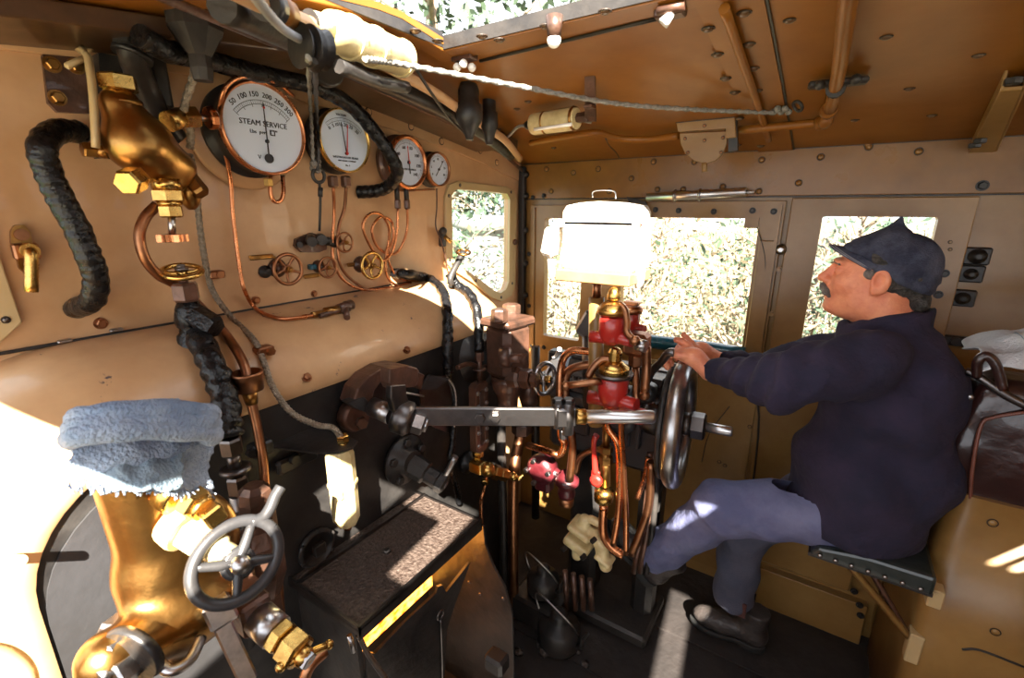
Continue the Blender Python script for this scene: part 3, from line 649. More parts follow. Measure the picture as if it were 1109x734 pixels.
# long rope
a=Rf(862,118,.02);b=V((.62,1.0,0));
rp=[Rf(395,64,.10),Rf(438,70,.09),Rf(560,93,.085),Rf(668,112,.06),Rf(760,119,.04),Rf(838,122,.02)]
solo(braid(rp,.0052,60),'rope','rope','long pale rope stretched across under the roof to a ring near the side wall','rope')
t=thing('rope_ring','knot and black ring on the roof where the long rope ends','ring',Rf(850,118,.01))
m=MB();[m.ball(Rf(838+4*k,121-(k%2)*3,.014),.009,8) for k in range(5)];m.build('knot','rope',t)
MB().torus(Rf(864,115,.012),V((.6,.5,.6)),.013,.004,18,8).build('ring','black_iron',t)
# ---- conduit pipes at roof corner
solo(MB().tube([Cn(240,-18,.06),Cn(300,12,.06),Cn(345,32,.06),Cn(420,72,.06),Cn(470,100,.06),Cn(500,120,.06),Cn(530,140,.06),Cn(548,153,.05),Cn(563,172,.05)],.012,12,6),'conduit','front_paint','tan conduit pipe following the roof corner above the gauges','pipe')
solo(MB().tube([Cn(150,-14,.03),Cn(250,28,.03),Cn(330,62,.03),Cn(400,93,.03),Cn(470,125,.03),Cn(530,155,.03),Cn(566,185,.03)],.007,10,6),'angle_bar','brown_iron','brown angle bar along the top edge of the gauge wall','bar')
solo(MB().tube([Cn(240,6,.06),Cn(320,44,.06),Cn(400,84,.06),Cn(470,114,.06),Cn(520,142,.05),Cn(553,168,.05)],.020,10,6),'cable_duct','black_iron','black duct along the roof corner under the tan conduit','duct')
t=thing('conduit_coupling','black-banded coupling on the tan conduit near the top of the frame','coupling',X(301,5,.13))
MB().cyl(Cn(296,8,.06),Cn(311,16,.06),.019).build('coupling','roof_paint',t);MB().cyl(Cn(286,3,.06),Cn(297,9,.06),.021).build('band','black_iron',t)
# big tan cylinder (lit)
t=thing('headlamp_cylinder','sunlit cream cylinder with straps under the roof hatch edge','cylinder',Rf(398,45,.0))
A=Rf(352,30,.055);B=Rf(446,68,.055);D=(B-A).normalized();L=(B-A).length
m=MB();m.lathe(A,D,[(.012,0),(.028,.01),(.032,.03),(.032,L*.85),(.026,L*.92),(.014,L)],28);m.build('body','cream',t)
for s in(.22,.47,.82): MB().lathe(A+D*L*s,D,[(.033,0),(.0352,.0),(.0352,.009),(.033,.009)],28,False).build('strap','cream',t)
m=MB();m.cyl(A-D*.035,A+D*.01,.016,.020);m.build('end_cap','cream',t);m=MB();m.lathe(A-D*.036,D,[(.017,0),(.017,.004)],16);m.tube([A+D*L*.1+V((0,0,-.05)),A+D*L*.5+V((0,0,-.056)),A+D*L*.9+V((0,0,-.05))],.012,8,5);m.build('under_bracket','black_iron',t)
m=MB();m.tube([Rf(450,74,.05),Cn(470,105,.08),Cn(488,130,.08),Cn(505,146,.07),Cn(512,152,.06)],.0035,8,7);solo(m,'thin_cable','black_iron','thin black cable hanging from the sunlit cylinder to the corner bell fittings','cable')
solo(MB().tube([Cn(270,-14,.09),Cn(285,8,.09),Cn(305,30,.09),Cn(322,41,.09),Cn(332,44,.09)],.006,10,8),'grey_cable','grey_cable','grey cable curving down from the top edge to the pulley','cable')
# bell fittings
for lb,p,s,x in(('larger black bell-shaped lamp holder on the roof corner above the last gauge',(508,125),1.,.13),('smaller black bell-shaped holder just right of the larger one',(530,140),.7,.12)):
    c=Cn(*p,.075);m=MB();m.lathe(c-ZP*.06*s,ZP,[(.010,0),(.013,.012),(.024*s,.03),(.036*s,.05),(.036*s,.085),(.028*s,.09),(.028*s,.12),(.02,.14)],18);solo(m,'lamp_holder','black_iron',lb,'lamp holder')
# ---- top-left black fittings
t=thing('steam_valve_body','black-painted valve fitting with cream top at the top edge left of the gauges','valve',X(213,40,.25))
c=X(213,40,.22)
m=MB();m.lathe(c-ZP*.02,ZP,[(.016,-.05),(.019,-.03),(.018,-.01),(.026,.0),(.045,.03),(.045,.055),(.05,.06),(.05,.066)],8,False);m.build('body','black_iron',t)
m=MB();m.lathe(c+ZP*.046,ZP,[(.052,0),(.052,.02),(.05,.022),(.05,.09)],28);m.build('top_barrel','cream',t)
solo(MB().tube([X(214,58,.2),X(209,85,.17),X(201,110,.15),X(200,122,.14),X(206,140,.12),X(206,160,.1)],.007,10,12,rf=lambda i,m,r:r*(1+.12*math.sin(i*1.6))),'armoured_cable','braid','braided cable from the black top fitting down behind the brass body','cable')
solo(MB().tube([X(206,168,.10),X(212,200,.06),X(217,250,.03),X(224,292,.02),Cl(232,318,.012),Cl(252,345,.012),Cl(275,368,.012),Cl(285,390,.013),Cl(295,418,.02),X(315,446,.30),X(343,460,.34),X(360,463,.355),X(370,474,.36)],.0065,10,26,rf=lambda i,m,r:r*(1+.13*math.sin(i*1.9))),'armoured_cable','braid','long braided metal conduit snaking down the wall to the sunlit lubricator bottle','cable')
for p,q,x in(((228,297),(237,297),.01),((279,378),(292,380),.13)):
    m=MB();a=Cl(*p,.01);m.box((a+Cl(*q,.01))/2,(.03,.035,.018),None,.003);m.lathe(Cl(*q,.018),XP,[(.009,0),(.009,.01)],6,False);solo(m,'cable_clip','dull_copper','copper saddle clip holding the braided conduit '+('low on the cladding' if x>.1 else 'on the gauge wall'),'clip','clips on the braided conduit')
h=wrap_hose([X(150,38,.22),X(180,55,.20),X(215,62,.15),X(250,72,.12),X(300,84,.11),X(345,95,.12),X(380,115,.12),X(405,142,.13),X(423,168,.14),X(430,188,.13),X(420,202,.08),X(405,207,.04),X(388,208,.0)],.0185,18,20,8,.035,.08)
solo(h,'lagged_pipe','wrap','long black tape-wrapped pipe running over the two big gauges and hooking back to the wall','pipe','black lagged pipes')
h=wrap_hose([X(85,143,.02),X(62,142,.08),X(46,158,.12),X(52,185,.12),X(66,215,.12),X(82,245,.12),X(95,275,.12),X(104,300,.11),X(100,325,.08),X(82,334,.0)],.0195,18,20,8,.035,.09)
solo(h,'lagged_pipe','wrap','black tape-wrapped pipe bowed like a bracket at the far left of the wall','pipe','black lagged pipes')
h=wrap_hose([X(426,296,.0),X(440,297,.05),Cl(462,301,.03),Cl(478,313,.03),Cl(484,335,.03),Cl(485,360,.03),X(485,380,.28),X(486,405,.28)],.0165,16,18)
solo(h,'lagged_pipe','wrap','black wrapped hose leaving the wall and dropping behind the regulator lever, left of the twin','pipe','black lagged pipes')
h=wrap_hose([X(487,296,.12),Cl(495,309,.03),Cl(508,318,.035),Cl(517,340,.04),X(519,380,.30)],.0165,16,18)
solo(h,'lagged_pipe','wrap','black wrapped hose under the small window wheel ending above the sight glass','pipe','black lagged pipes')
h=wrap_hose([Cl(203,345,.04),Cl(215,365,.035),Cl(228,392,.035),Cl(240,420,.035),X(246,452,.30),X(249,472,.31)],.024,18,16)
solo(h,'lagged_pipe','wrap','thick black wrapped hose beside the folded cloth, dropping from the small brass wheel','pipe','black lagged pipes')
t=thing('tail_hose','thin black wrapped drain hose hanging from the regulator down behind the shelf','pipe',X(488,480,.3))
wrap_hose([X(483,405,.26),X(492,430,.27),X(491,470,.28),X(488,500,.29),X(495,530,.30),X(497,545,.30)],.010,12,14).build('hose','wrap',t)
solo(MB().tube([X(484,408,.28),X(492,420,.29),X(494,440,.29),X(492,462,.29)],.003,8,20,rf=lambda i,m,r:r*(1+.2*math.sin(i*1.7))),'chain_wire','steel','thin twisted bright wire beside the drain hose','wire')
# ---- brass injector valve top-left
t=thing('brass_steam_valve','big polished brass valve body with hex nuts at upper left of the wall','valve',X(160,150,.0))
c=X(158,158,.16)
def brass_body(P):
    C0=np.array(c);d=ell(P,C0+(0,-.008,.002),(.050,.054,.052))
    d=su(d,cap_(P,C0+(0,-.01,0),C0+(0,-.026,.06),.036,.030),.02)
    e=np.array(X(190,182,.15));d=su(d,ell(P,e,(.038,.034,.034)),.03)
    e=np.array(X(182,200,.16));d=su(d,cap_(P,C0,e,.030,.022),.02);return d+wob(P,40,.0012)
sdf_obj('body',brass_body,np.array(c)-.16,np.array(c)+.16,.006,'old_brass',t)
m=MB();q=X(133,118,.16);m.cyl(q-ZP*.02,q+ZP*.005,.027);m.cyl(q+ZP*.005,q+ZP*.014,.030);m.build('collar','old_brass',t)
m=MB();q=X(131,105,.16);m.cyl(q-ZP*.008,q+ZP*.008,.016);m.hexn(q+ZP*.008,q+ZP*.034,.028);m.build('cap_nut','brass',t)
m=MB();q=X(150,192,.19);m.hexn(q,q+V((.03,-.03,-.012)),.021);m.build('side_plug','brass',t)
m=MB();q=X(105,163,.14);m.hexn(q-V((0,0,0)),q+V((0,-.02,0)),.013);m.cyl(q,X(118,165,.15),.011);m.build('link_pin','old_brass',t)
m=MB();q=X(180,200,.17);a=ZP*-1
m.cyl(q+ZP*.01,q-ZP*.008,.024);m.hexn(q-ZP*.008,q-ZP*.03,.026);m.cyl(q-ZP*.03,q-ZP*.036,.02);m.hexn(q-ZP*.036,q-ZP*.058,.020);m.build('gland_nut','brass',t)
q2=X(187,258,.17);MB().cyl(q-ZP*.05,q2+ZP*.004,.006).build('spindle','steel',t)
m=MB();
pts=[];
for k in range(40):
    a=2*math.pi*k/40;r=.024*(1+.12*math.cos(8*a));pts.append(q2+V((r*math.cos(a),r*math.sin(a),-.006)))
m.prism([pts],ZP,.013);m.build('star_knob','copper',t)
m=MB();q=X(201,193,.14);m.hexn(q+V((.0,.0,.01)),q+V((.03,.012,-.03)),.016);m.lathe(X(205,210,.14),-ZP,[(.02,-.02),(.022,0),(.015,.02),(.006,.03)],14);m.build('outlet','old_brass',t)
m=MB();q=X(196,127,.13);m.hexn(q,X(214,127,.13),.021);m.cyl(X(182,132,.14),q,.018);m.build('side_nut','brass',t)
m=MB();m.cyl(X(214,128,.13),X(224,128,.13),.006);m.build('side_spindle','steel',t)
m=MB();q=X(229,128,.13);d_=(X(224,128,.13)-X(214,128,.13)).normalized();m.lathe(q-d_*.008,d_,[(.020,0),(.022,.003),(.022,.012),(.018,.016)],10,False);m.build('side_knob','copper',t)
t=thing('lever_link','thin tan iron lever with T end hanging beside the brass valve body','lever',X(100,100,.15))
m=MB();m.tube([X(93,58,.14),X(96,66,.15),X(101,104,.17),X(104,160,.17)],.006,4,5);m.tube([X(72,72,.15),X(93,62,.14)],.005,4,2);m.cyl(X(88,50,.03),X(93,60,.14),.005);m.lathe(X(88,50,.02),XP,[(.014,0),(.014,.015),(.01,.02)],18);m.build('lever','pale_paint',t)
t=thing('mounting_plate','dark square wall plate with bolts behind the lever at upper left','plate',X(80,90,0))
m=MB();pl_=[(44,60),(120,66),(128,125),(60,122),(50,112)];m.prism([[X(a,b,.0) for a,b in pl_]],XP,.012);m.build('plate','brown_iron',t)
m=MB();m.prism([[X(a,b,.0) for a,b in[(96,62),(122,66),(128,170),(102,172)]]],XP,.05);m.build('bracket_block','black_iron',t)
for p in((56,70),(62,106),(82,72)): rivet(X(*p,.012),XP,.010,t,'old_brass','bolt','hex')
# black vertical wrapped pipe from elbow to brass
t=thing('black_elbow_pipe','black elbow and pipe joining the wrapped pipe to the brass valve body','pipe',X(150,60,.2))
m=MB();m.tube([X(178,50,.14),X(165,40,.14),X(152,31,.14),X(143,38,.14),X(143,56,.13),X(150,80,.10),X(163,108,.08),X(175,132,.07),X(190,150,.06)],.0225,16,8);m.build('elbow','black_iron',t)
m=MB();m.hexn(X(142,40,.14),X(143,52,.14),.027);m.cyl(X(143,62,.13),X(144,57,.13),.030);m.box(X(172,88,.07),(.03,.03,.10),None,.006);m.build('flange','black_iron',t)
# loop pipe
pipe('copper_pipe','thick copper pipe looping left below the star knob and down into the copper cup',[X(170,222,.13),X(157,236,.13),X(151,256,.13),X(157,280,.13),X(172,298,.12),X(190,308,.11),X(207,323,.12),Cl(230,345,.03),Cl(250,370,.035),Cl(263,392,.04),X(269,412,.27)],.0095,'dull_copper',n=10,seg=12)
# small horizontal brass wheel valve
t=thing('brass_wheel_valve','small level brass handwheel on a black valve above the cladding','valve',X(193,375,.13))
c=X(197,294,.13);m=MB();wheel(m,c,V((.28,-.10,1)),.039,.0052,5,.25,0,.004,.9);m.build('handwheel','brass',t)
m=MB();m.hexn(c,c+ZP*.014,.008);m.lathe(c+ZP*.002,ZP,[(.012,0),(.012,.006)],12);m.build('nut','dark_steel',t)
m=MB();m.cyl(c,c-ZP*.03,.008);m.hexn(c-ZP*.022,c-ZP*.06,.024);m.build('gland','brown_iron',t)
m=MB();m.lathe(c-ZP*.06,-ZP,[(.018,0),(.024,.012),(.028,.03),(.026,.05),(.020,.06),(.030,.07),(.034,.10),(.036,.14)],14);m.hexn(c-ZP*.085,c-ZP*.085+V((.055,.02,-.03)),.026);m.build('body','wrap',t)
m=MB();m.torus(c-ZP*.2,ZP,.05,.012,24,8);m.ball(c-ZP*.19,.045,16,None,(1,1,.4));m.build('flange','black_iron',t)
# cup + drain pipe
t=thing('drain_cup','round copper drain cup on a brass pipe right of the folded cloth','cup',X(270,410,.27))
c=X(270,422,.27);m=MB();m.lathe(c,ZP,[(.020,-.002),(.027,0),(.028,.028),(.030,.034),(.030,.038),(.025,.038),(.025,.004),(.001,.004)],24);m.build('cup','dull_copper',t)
m=MB();m.cyl(c-ZP*.03,c,.012,.015);m.build('spigot','old_brass',t)
m=MB();m.tube([c-ZP*.025,X(278,460,.28),X(285,500,.30),X(288,535,.32),X(300,620,.33),X(305,680,.33)],.0095,12,6);m.build('pipe','dull_copper',t)
m=MB();m.box(X(282,485,.275),(.03,.045,.03),None,.004);m.lathe(X(270,490,.28),XP,[(.009,0),(.009,.012)],6,False);m.build('clip','black_iron',t)
t=thing('hose_union','dark steel union with a flange below the thick wrapped hose','fitting',X(252,510,.32))
c=X(249,474,.31);m=MB();m.hexn(c,c-ZP*.035,.020);m.cyl(c-ZP*.035,c-ZP*.06,.012);m.lathe(c-ZP*.06,-ZP,[(.02,0),(.028,.003),(.028,.009),(.016,.012),(.014,.04)],18);m.hexn(c-ZP*.08,c-ZP*.12,.02);m.cyl(c-ZP*.12,c-ZP*.22,.02);m.build('union','dark_steel',t)
m=MB();q=X(277,540,.36);m.lathe(q,-ZP,[(.018,-.03),(.028,-.02),(.032,.0),(.032,.06),(.02,.09),(.016,.2)],8,False);solo(m,'brown_fitting','brown_iron','brown octagonal pipe fitting right of the black spoked wheel top','fitting')
# window edge valve
t=thing('window_wheel_valve','tiny brass handwheel on a black pipe in front of the front window','valve',X(497,290,.15))
c=X(502,273,.15);m=MB();wheel(m,c,V((.25,-.2,1)),.027,.004,4,.3,0,.002);m.build('handwheel','old_brass',t)
m=MB();m.tube([c,X(496,284,.15),X(488,300,.15),X(489,308,.15)],.011,10,5);m.build('stem','black_iron',t)
t=thing('window_catch','black and brass window catch on the left edge of the front window','catch',X(480,255,0))
m=MB();m.box(X(479,258,.012),(.024,.02,.06),None,.004);m.ball(X(480,250,.03),.014);m.build('body','black_iron',t);MB().cyl(X(481,256,.03),X(489,262,.05),.008).build('handle','brass',t)
m=MB();m.lathe(X(557,262,.012),XP,[(.012,0),(.014,.006),(.01,.012)],14);solo(m,'window_stay','brown_iron','small dark stay knob on the right edge of the front window frame','knob')
m=MB();m.box(V((.02,1.868,1.35)),(.03,.03,.75),None,.006);
for z in(1.15,1.3,1.45,1.6,1.69): m.ball(V((.035,1.87,z)),.016,10)
solo(m,'corner_angle','black_iron','black blistered angle strip in the corner between gauge wall and side wall','bar')
# left window catch
t=thing('drop_latch','brass drop handle on a tan bracket beside the left window edge','handle',X(25,270,0))
m=MB();m.prism([[X(a,b,.0) for a,b in[(10,250),(14,244),(24,243),(31,251),(34,268),(40,280),(38,294),(28,298),(19,290),(16,275),(10,262)]]],XP,.012);m.build('bracket','old_brass',t)
m=MB();m.box(X(28,272,.018),(.02,.034,.028),None,.003);m.lathe(X(23,254,.012),XP,[(.01,0),(.01,.006)],14);m.build('block','dull_copper',t)
m=MB();m.cyl(X(31,270,.02),X(33,272,.05),.013);m.tube([X(33,272,.045),X(34,278,.05),X(34,316,.05)],.0095,14,5);m.build('drop_bar','brass',t)
# ================================================================== BACKHEAD FITTINGS
# regulator lever
t=thing('regulator_lever','long flat steel regulator lever with round grip reaching right across the backhead','lever',X(430,450,.30))
P0=V((.405,.740,1.060));P1=V((.745,.972,1.056));P2=V((.905,1.078,1.054));dd=(P2-P0).normalized();nn=dd.cross(ZP).normalized()
M=Matrix((dd,nn,ZP)).transposed()
m=MB();m.box((P0+P1)/2,((P1-P0).length,.014,.048),M,.003);m.build('bar','dark_steel',t)
for s in(.43,.52): m=MB();q=P0.lerp(P1,s)+nn*.007;m.hexn(q,q+nn*.010,.013);m.build('rivet','dark_steel',t)
m=MB();m.cyl(P1-dd*.02-ZP*.045,P1-dd*.02+ZP*.038,.016);m.cyl(P1-dd*.045-ZP*.03,P1-dd*.045+ZP*.036,.012)
for q in(P1-dd*.02,P1-dd*.045): m.hexn(q+ZP*.034,q+ZP*.048,.014)
m.hexn(P1-dd*.03-ZP*.06,P1-dd*.03-ZP*.035,.010);m.box(P1-dd*.03,(.04,.03,.05),M,.005);m.build('clamp','dark_steel',t)
m=MB();m.lathe(P1+dd*0,dd,[(.018,0),(.020,.004),(.020,.022),(.016,.026)],14);m.build('ferrule','brass',t)
m=MB();m.lathe(P1+dd*.024,dd,[(.017,0),(.017,(P2-P1).length-.03),(.015,(P2-P1).length-.024)],22);m.build('grip','bright_steel',t)
H=X(420,440,.30);H2=X(462,456,.42)
ax=XP
c=X(437,451,.40);hb_=V((.24,c.y-.06,c.z-.0))
m=MB();m.cyl(X(403,440,.31),X(425,449,.37),.024,.026);m.build('gland_shaft','steel',t)
m=MB();a=X(425,448,.375);b=X(447,455,.415);m.lathe(a,b-a,[(.030,0),(.042,.008),(.043,(b-a).length*.8),(.034,(b-a).length)],20);m.build('hub','dark_steel',t)
m=MB();e=b+(b-a).normalized()*.030;m.hexn(b,e,.030);m.lathe(e,b-a,[(.020,0),(.019,.008),(.010,.009)],16);m.build('hub_nut','steel',t)
m=MB();q=X(388,451,.27);m.lathe(q-XP*.03,XP,[(.042,0),(.042,.025),(.036,.032)],18);m.build('gland_flange','brown_iron',t)
m=MB();m.hexn(X(390,457,.27),X(393,459,.29),.016);m.build('flange_nut','brown_iron',t)
neck=[(417,415),(433,414),(434,424),(438,438),(430,446),(421,444),(417,430)]
m=MB();m.prism([[X(a,b,.385) for a,b in neck]],XP,.022);m.build('jaw_neck','dark_steel',t,.004)
head=[(411,397),(432,393),(442,396),(443,408),(440,416),(414,419),(411,412)]
m=MB();m.prism([[X(a,b,.37) for a,b in head]],XP,.035);m.build('jaw_head','brown_iron',t,.004)
# quadrant arc
t=thing('regulator_quadrant','curved brown iron quadrant bracket behind the regulator hub','bracket',X(400,420,.27))
qa=[(367,432),(372,416),(384,402),(400,393),(416,390),(432,393),(440,398),(434,404),(422,400),(410,401),(398,408),(390,419),(387,434),(384,440)]
m=MB();m.prism([[X(a,b,.25) for a,b in qa]],XP,.055);m.build('arc','brown_iron',t,.004)
m=MB();m.prism([[X(a,b,.28) for a,b in [(368,433),(386,427),(397,438),(392,445),(380,441)]]],XP,.03);m.build('lug','black_iron',t,.003)
m=MB();m.prism([[X(a,b,.29) for a,b in [(441,399),(452,404),(448,420),(441,414)]]],XP,.03);m.build('ear','brown_iron',t,.003)
m=MB();m.tube([X(428,423,.34),X(459,429,.36)],.003,6,2);m.build('split_pin','steel',t)
t=thing('damper_plate','dark fan-shaped folded steel plate right of the regulator hub','plate',X(475,430,.26))
m=MB();m.prism([[X(a,b,.262) for a,b in[(452,420),(464,405),(487,407),(493,440),(489,470),(468,462),(455,440)]]],XP,.006);m.build('plate','dark_steel',t)
m=MB();m.prism([[X(a,b,.30) for a,b in[(453,421),(464,406),(486,409),(470,422)]]],XP,.006);m.build('fold','grey_iron',t)
# blowdown valve lower
t=thing('blowdown_cock','black flanged cock with a bright steel lever under the regulator','valve',X(440,500,.24))
c=X(437,497,.245);m=MB();m.lathe(c,XP,[(.075,0),(.075,.012),(.04,.018),(.036,.04)],24)
for k in range(5): a=k*1.257+.3;q=c+V((.012,.058*math.cos(a),.058*math.sin(a)));m.hexn(q,q+XP*.014,.013)
m.build('flange','black_iron',t)
e=X(476,521,.36);d_=(e-c).normalized();m=MB();L=(e-c).length;m.lathe(c,d_,[(.036,.03),(.034,.08),(.026,.085),(.026,.12),(.031,.125),(.031,.145),(.018,.15)],8,False);m.build('body','black_iron',t)
m=MB();m.cyl(e-d_*.05,e,.013);m.hexn(e-d_*.03,e-d_*.01,.016);m.build('spindle','brass',t)
m=MB();m.lathe(e,d_,[(.019,-.004),(.021,0),(.021,.012),(.018,.015)],18);m.hexn(e+d_*.015,e+d_*.024,.011);m.tube([e,X(484,512,.38),X(493,494,.40)],[.008,.0105],14,4);m.build('lever','steel',t)
m=MB();c=X(441,490,.24);
# lubricator bottle
t=thing('lubricator_bottle','sunlit cream lubricator bottle hanging from a dark bracket by the braided conduit','lubricator',X(374,530,.36))
T=X(372,484,.36);B=X(376,566,.36);m=MB();hgt=(T-B).length
m.lathe(B,ZP,[(.012,-.006),(.024,.0),(.030,.012),(.031,hgt*.5),(.031,hgt*.93),(.026,hgt)],8,False,.2);m.build('body','cream',t)
m=MB();m.lathe(B+ZP*hgt*.52,ZP,[(.033,0),(.034,.006),(.033,.012)],8,False,.2);m.box(B+V((.018,-.026,hgt*.50)),(.022,.012,.022),None,.003);m.build('band','pale_paint',t)
m=MB();m.cyl(T+ZP*.0,T+ZP*.018,.010);m.hexn(T+ZP*.012,T+ZP*.030,.014);m.build('top_nut','brass',t)
m=MB();m.cyl(B-ZP*.016,B,.009,.012);m.build('drain_tip','copper',t)
m=MB();z=T.z+.004;bp=[X(310,484,.0),];q=[V((.24,T.y-.105,z+.006)),V((.34,T.y-.06,z)),V((.375,T.y-.035,z)),V((.392,T.y,z)),V((.375,T.y+.028,z)),V((.33,T.y+.03,z)),V((.24,T.y+.02,z+.006))]
m.prism([q],ZP,.004);m.build('bracket','black_iron',t)
m=MB();m.box(X(322,498,.25),(.02,.10,.035),None,.006);m.lathe(X(318,497,.26),XP,[(.012,0),(.010,.01)],12);solo(m,'bracket_foot','black_iron','dark bolted foot of the lubricator bracket on the backhead','bracket')
# sight glass
t=thing('sight_glass','narrow riveted water sight glass behind the regulator lever','gauge glass',X(519,450,.31))
a=X(521,413,.32);b=X(519,489,.32);c=(a+b)/2;h=(a-b).length
m=MB();o=[(c.y-.033,c.z-h/2+.01),(c.y-.018,c.z-h/2),(c.y+.018,c.z-h/2),(c.y+.033,c.z-h/2+.01),(c.y+.033,c.z+h/2-.01),(c.y+.018,c.z+h/2),(c.y-.018,c.z+h/2),(c.y-.033,c.z+h/2-.01)]
m.prism([yz(o,.30),yz(rr(c.y-.012,c.z-h/2+.025,c.y+.012,c.z+h/2-.025,.011),.30)],XP,.03);m.build('frame','brown_iron',t,.002)
m=MB();m.box(c-XP*.012,(.006,.026,h-.04));m.build('glass','dial',t)
for s in(-1,1):
    for k in range(5): rivet(V((.33,c.y+s*.022,c.z-h/2+.03+k*(h-.06)/4)),XP,.006,t,'steel','bolt','hex')
m=MB();m.hexn(b+ZP*.002-XP*.005,b-ZP*.022-XP*.005,.018);m.build('bottom_nut','brass',t)
m=MB();m.cyl(a-XP*.005,a+ZP*.10-XP*.005,.008);m.lathe(a+ZP*.04-XP*.005,ZP,[(.022,0),(.022,.006)],16);m.hexn(a+ZP*.07-XP*.005,a+ZP*.10-XP*.005,.015);m.build('top_stem','brown_iron',t)
m=MB();m.tube([X(495,398,.30),X(508,394,.30),X(522,398,.30),X(535,392,.32)],.008,8,5);m.build('arm','brown_iron',t)
# brass T valve below
t=thing('drain_valve','sunlit brass tee valve with nuts below the sight glass','valve',X(525,508,.32))
a=X(506,502,.32);b=X(528,508,.36);e=X(545,514,.39);g=X(556,516,.41)
m=MB();m.box((a+b)/2,(.05,.035,.04),None,.004);m.ball(b,.026,14);m.cyl((a+b)/2,b,.018);m.build('body','brass',t)
m=MB();m.hexn(b+(e-b)*.35,b+(e-b)*.75,.026);m.cyl(b,e,.017);m.hexn(e-(e-b)*.2,e+(g-e)*.4,.022);m.build('union_nut','old_brass',t)
m=MB();m.cyl(e,g,.009);q=X(563,517,.43);m.ball(g,.016,12);m.cyl(g,q,.006);m.box(q,(.012,.03,.012),None,.003);m.build('spindle','brass',t)
m=MB();m.tube([b-ZP*.01,X(524,530,.35),X(521,545,.35),X(522,580,.35)],.006,8,5);m.build('drain_pipe','copper',t)
m=MB();q=X(525,520,.355);m.hexn(q+ZP*.004,q-ZP*.014,.013);m.build('small_nut','brass',t)
m=MB();m.lathe(X(505,500,.24),XP,[(.04,0),(.04,.015),(.022,.02),(.02,.06)],18);m.build('flange','black_iron',t)
# brown combination valve
t=thing('steam_manifold','tall brown iron valve block with two big hex bolts and a spoked handwheel','valve',X(550,470,.36))
c=X(550,395,.37)
m=MB();m.box(c+ZP*.055,(.11,.125,.18),Matrix.Rotation(-.15,3,'Z'),.02);m.lathe(c-ZP*.035,-ZP,[(.055,0),(.058,.02),(.05,.05),(.035,.08),(.033,.12),(.045,.14)],18);m.build('body','brown_iron',t)
m=MB();m.box(c+ZP*.15,(.125,.14,.028),Matrix.Rotation(-.15,3,'Z'),.008);m.build('top_flange','brown_iron',t)
m=MB();q=X(541,345,.40);m.hexn(q-ZP*.01,q+ZP*.03,.026);m.build('top_bolt','brown_iron',t);m=MB();q=X(554,340,.33);m.cyl(q-ZP*.02,q+ZP*.0,.03);m.hexn(q+ZP*.0,q+ZP*.035,.031);m.build('top_bolt','brown_iron',t)
a=X(548,388,.42);b=X(566,388,.47);m=MB();m.lathe(a-XP*.02,(b-a),[(.032,0),(.032,.03),(.018,.035)],14);m.cyl(a,b,.014);m.box(b,(.026,.03,.022),Matrix.Rotation(.4,3,'X'),.003);m.build('upper_spindle','brown_iron',t)
a=X(553,408,.40);b=X(583,411,.50);dv=(b-a).normalized();m=MB();m.lathe(a,dv,[(.036,0),(.036,.03),(.030,.04)],8,False);m.hexn(a+dv*.04,a+dv*.075,.033);m.hexn(a+dv*.078,a+dv*.10,.026);m.cyl(a,b,.012);m.build('lower_spindle','brown_iron',t)
hc=X(590,410,.50);m=MB();R=.058;wheel(m,hc,dv+YN*.25,R,.0075,5,.26,.2,.004);u=(X(606,382,.52)-X(597,390,.51));m.tube([hc+(X(598,388,.5)-hc)*1.,X(602,386,.51),X(605,381,.52),X(606,378,.53)],[.006,.008],10,4);m.build('handwheel','steel',t)
m=MB();m.hexn(hc+dv*.0,hc+dv*.022,.012);m.build('wheel_nut','brass',t)
m=MB();m.lathe(X(573,425,.38),ZP,[(.028,-.05),(.036,-.02),(.036,.02),(.024,.05),(.016,.055)],16);m.build('side_chamber','brown_iron',t)
m=MB();m.lathe(V((.22,c.y+.02,c.z+.01)),XP,[(.11,0),(.11,.02),(.06,.03),(.05,.1)],28);m.build('wall_flange','black_iron',t)
# vertical pipes
t=thing('vertical_copper_pipe','thick dull copper pipe standing below the brown valve block down to the floor','pipe',X(553,640,.38))
m=MB();m.tube([X(566,455,.37),X(562,480,.37),X(556,520,.38),X(556,640,.38),X(558,734,.38)],.020,16,5);m.build('pipe','dull_copper',t)
m=MB();q=X(565,463,.37);m.hexn(q+ZP*.02,q-ZP*.025,.036);m.cyl(q+ZP*.015,q+ZP*.07,.024);m.build('union_nut','brown_iron',t)
solo(MB().tube([X(543,455,.34),X(543,480,.34),X(545,560,.34),X(546,640,.34)],.016,14,4),'black_pipe','black_iron','black pipe directly left of the thick copper standpipe','pipe')
# ---- shelf with fire
SX0,SX1,SY0,SY1,SZ=.236,.492,.482,.915,.69
t=thing('fire_hole_shelf','black iron shelf and chute over the glowing firehole','shelf',(.37,.7,.0))
m=MB();m.box(((SX0+SX1)/2,(SY0+SY1)/2,SZ-.004),(SX1-SX0,SY1-SY0,.008),None,.002);m.build('tray','ash_tray',t)
m=MB();
m.box((SX1-.003,(SY0+SY1)/2,SZ-.012),(.006,SY1-SY0,.036));m.box(((SX0+SX1)/2,SY0+.003,SZ-.006),(SX1-SX0,.006,.024));m.box(((SX0+SX1)/2,SY1-.003,SZ-.006),(SX1-SX0,.006,.024));m.box((SX0+.035,(SY0+SY1)/2,SZ+.004),(.006,SY1-SY0,.010));m.build('rim','dark_steel',t)
m=MB();m.lathe((.36,.68,SZ),ZP,[(.011,0),(.010,.004),(.006,.006)],14);m.build('knob','dark_steel',t)
m=MB();m.box((.345,.505,.36),(.22,.012,.62),None);m.build('left_cheek','black_iron',t)
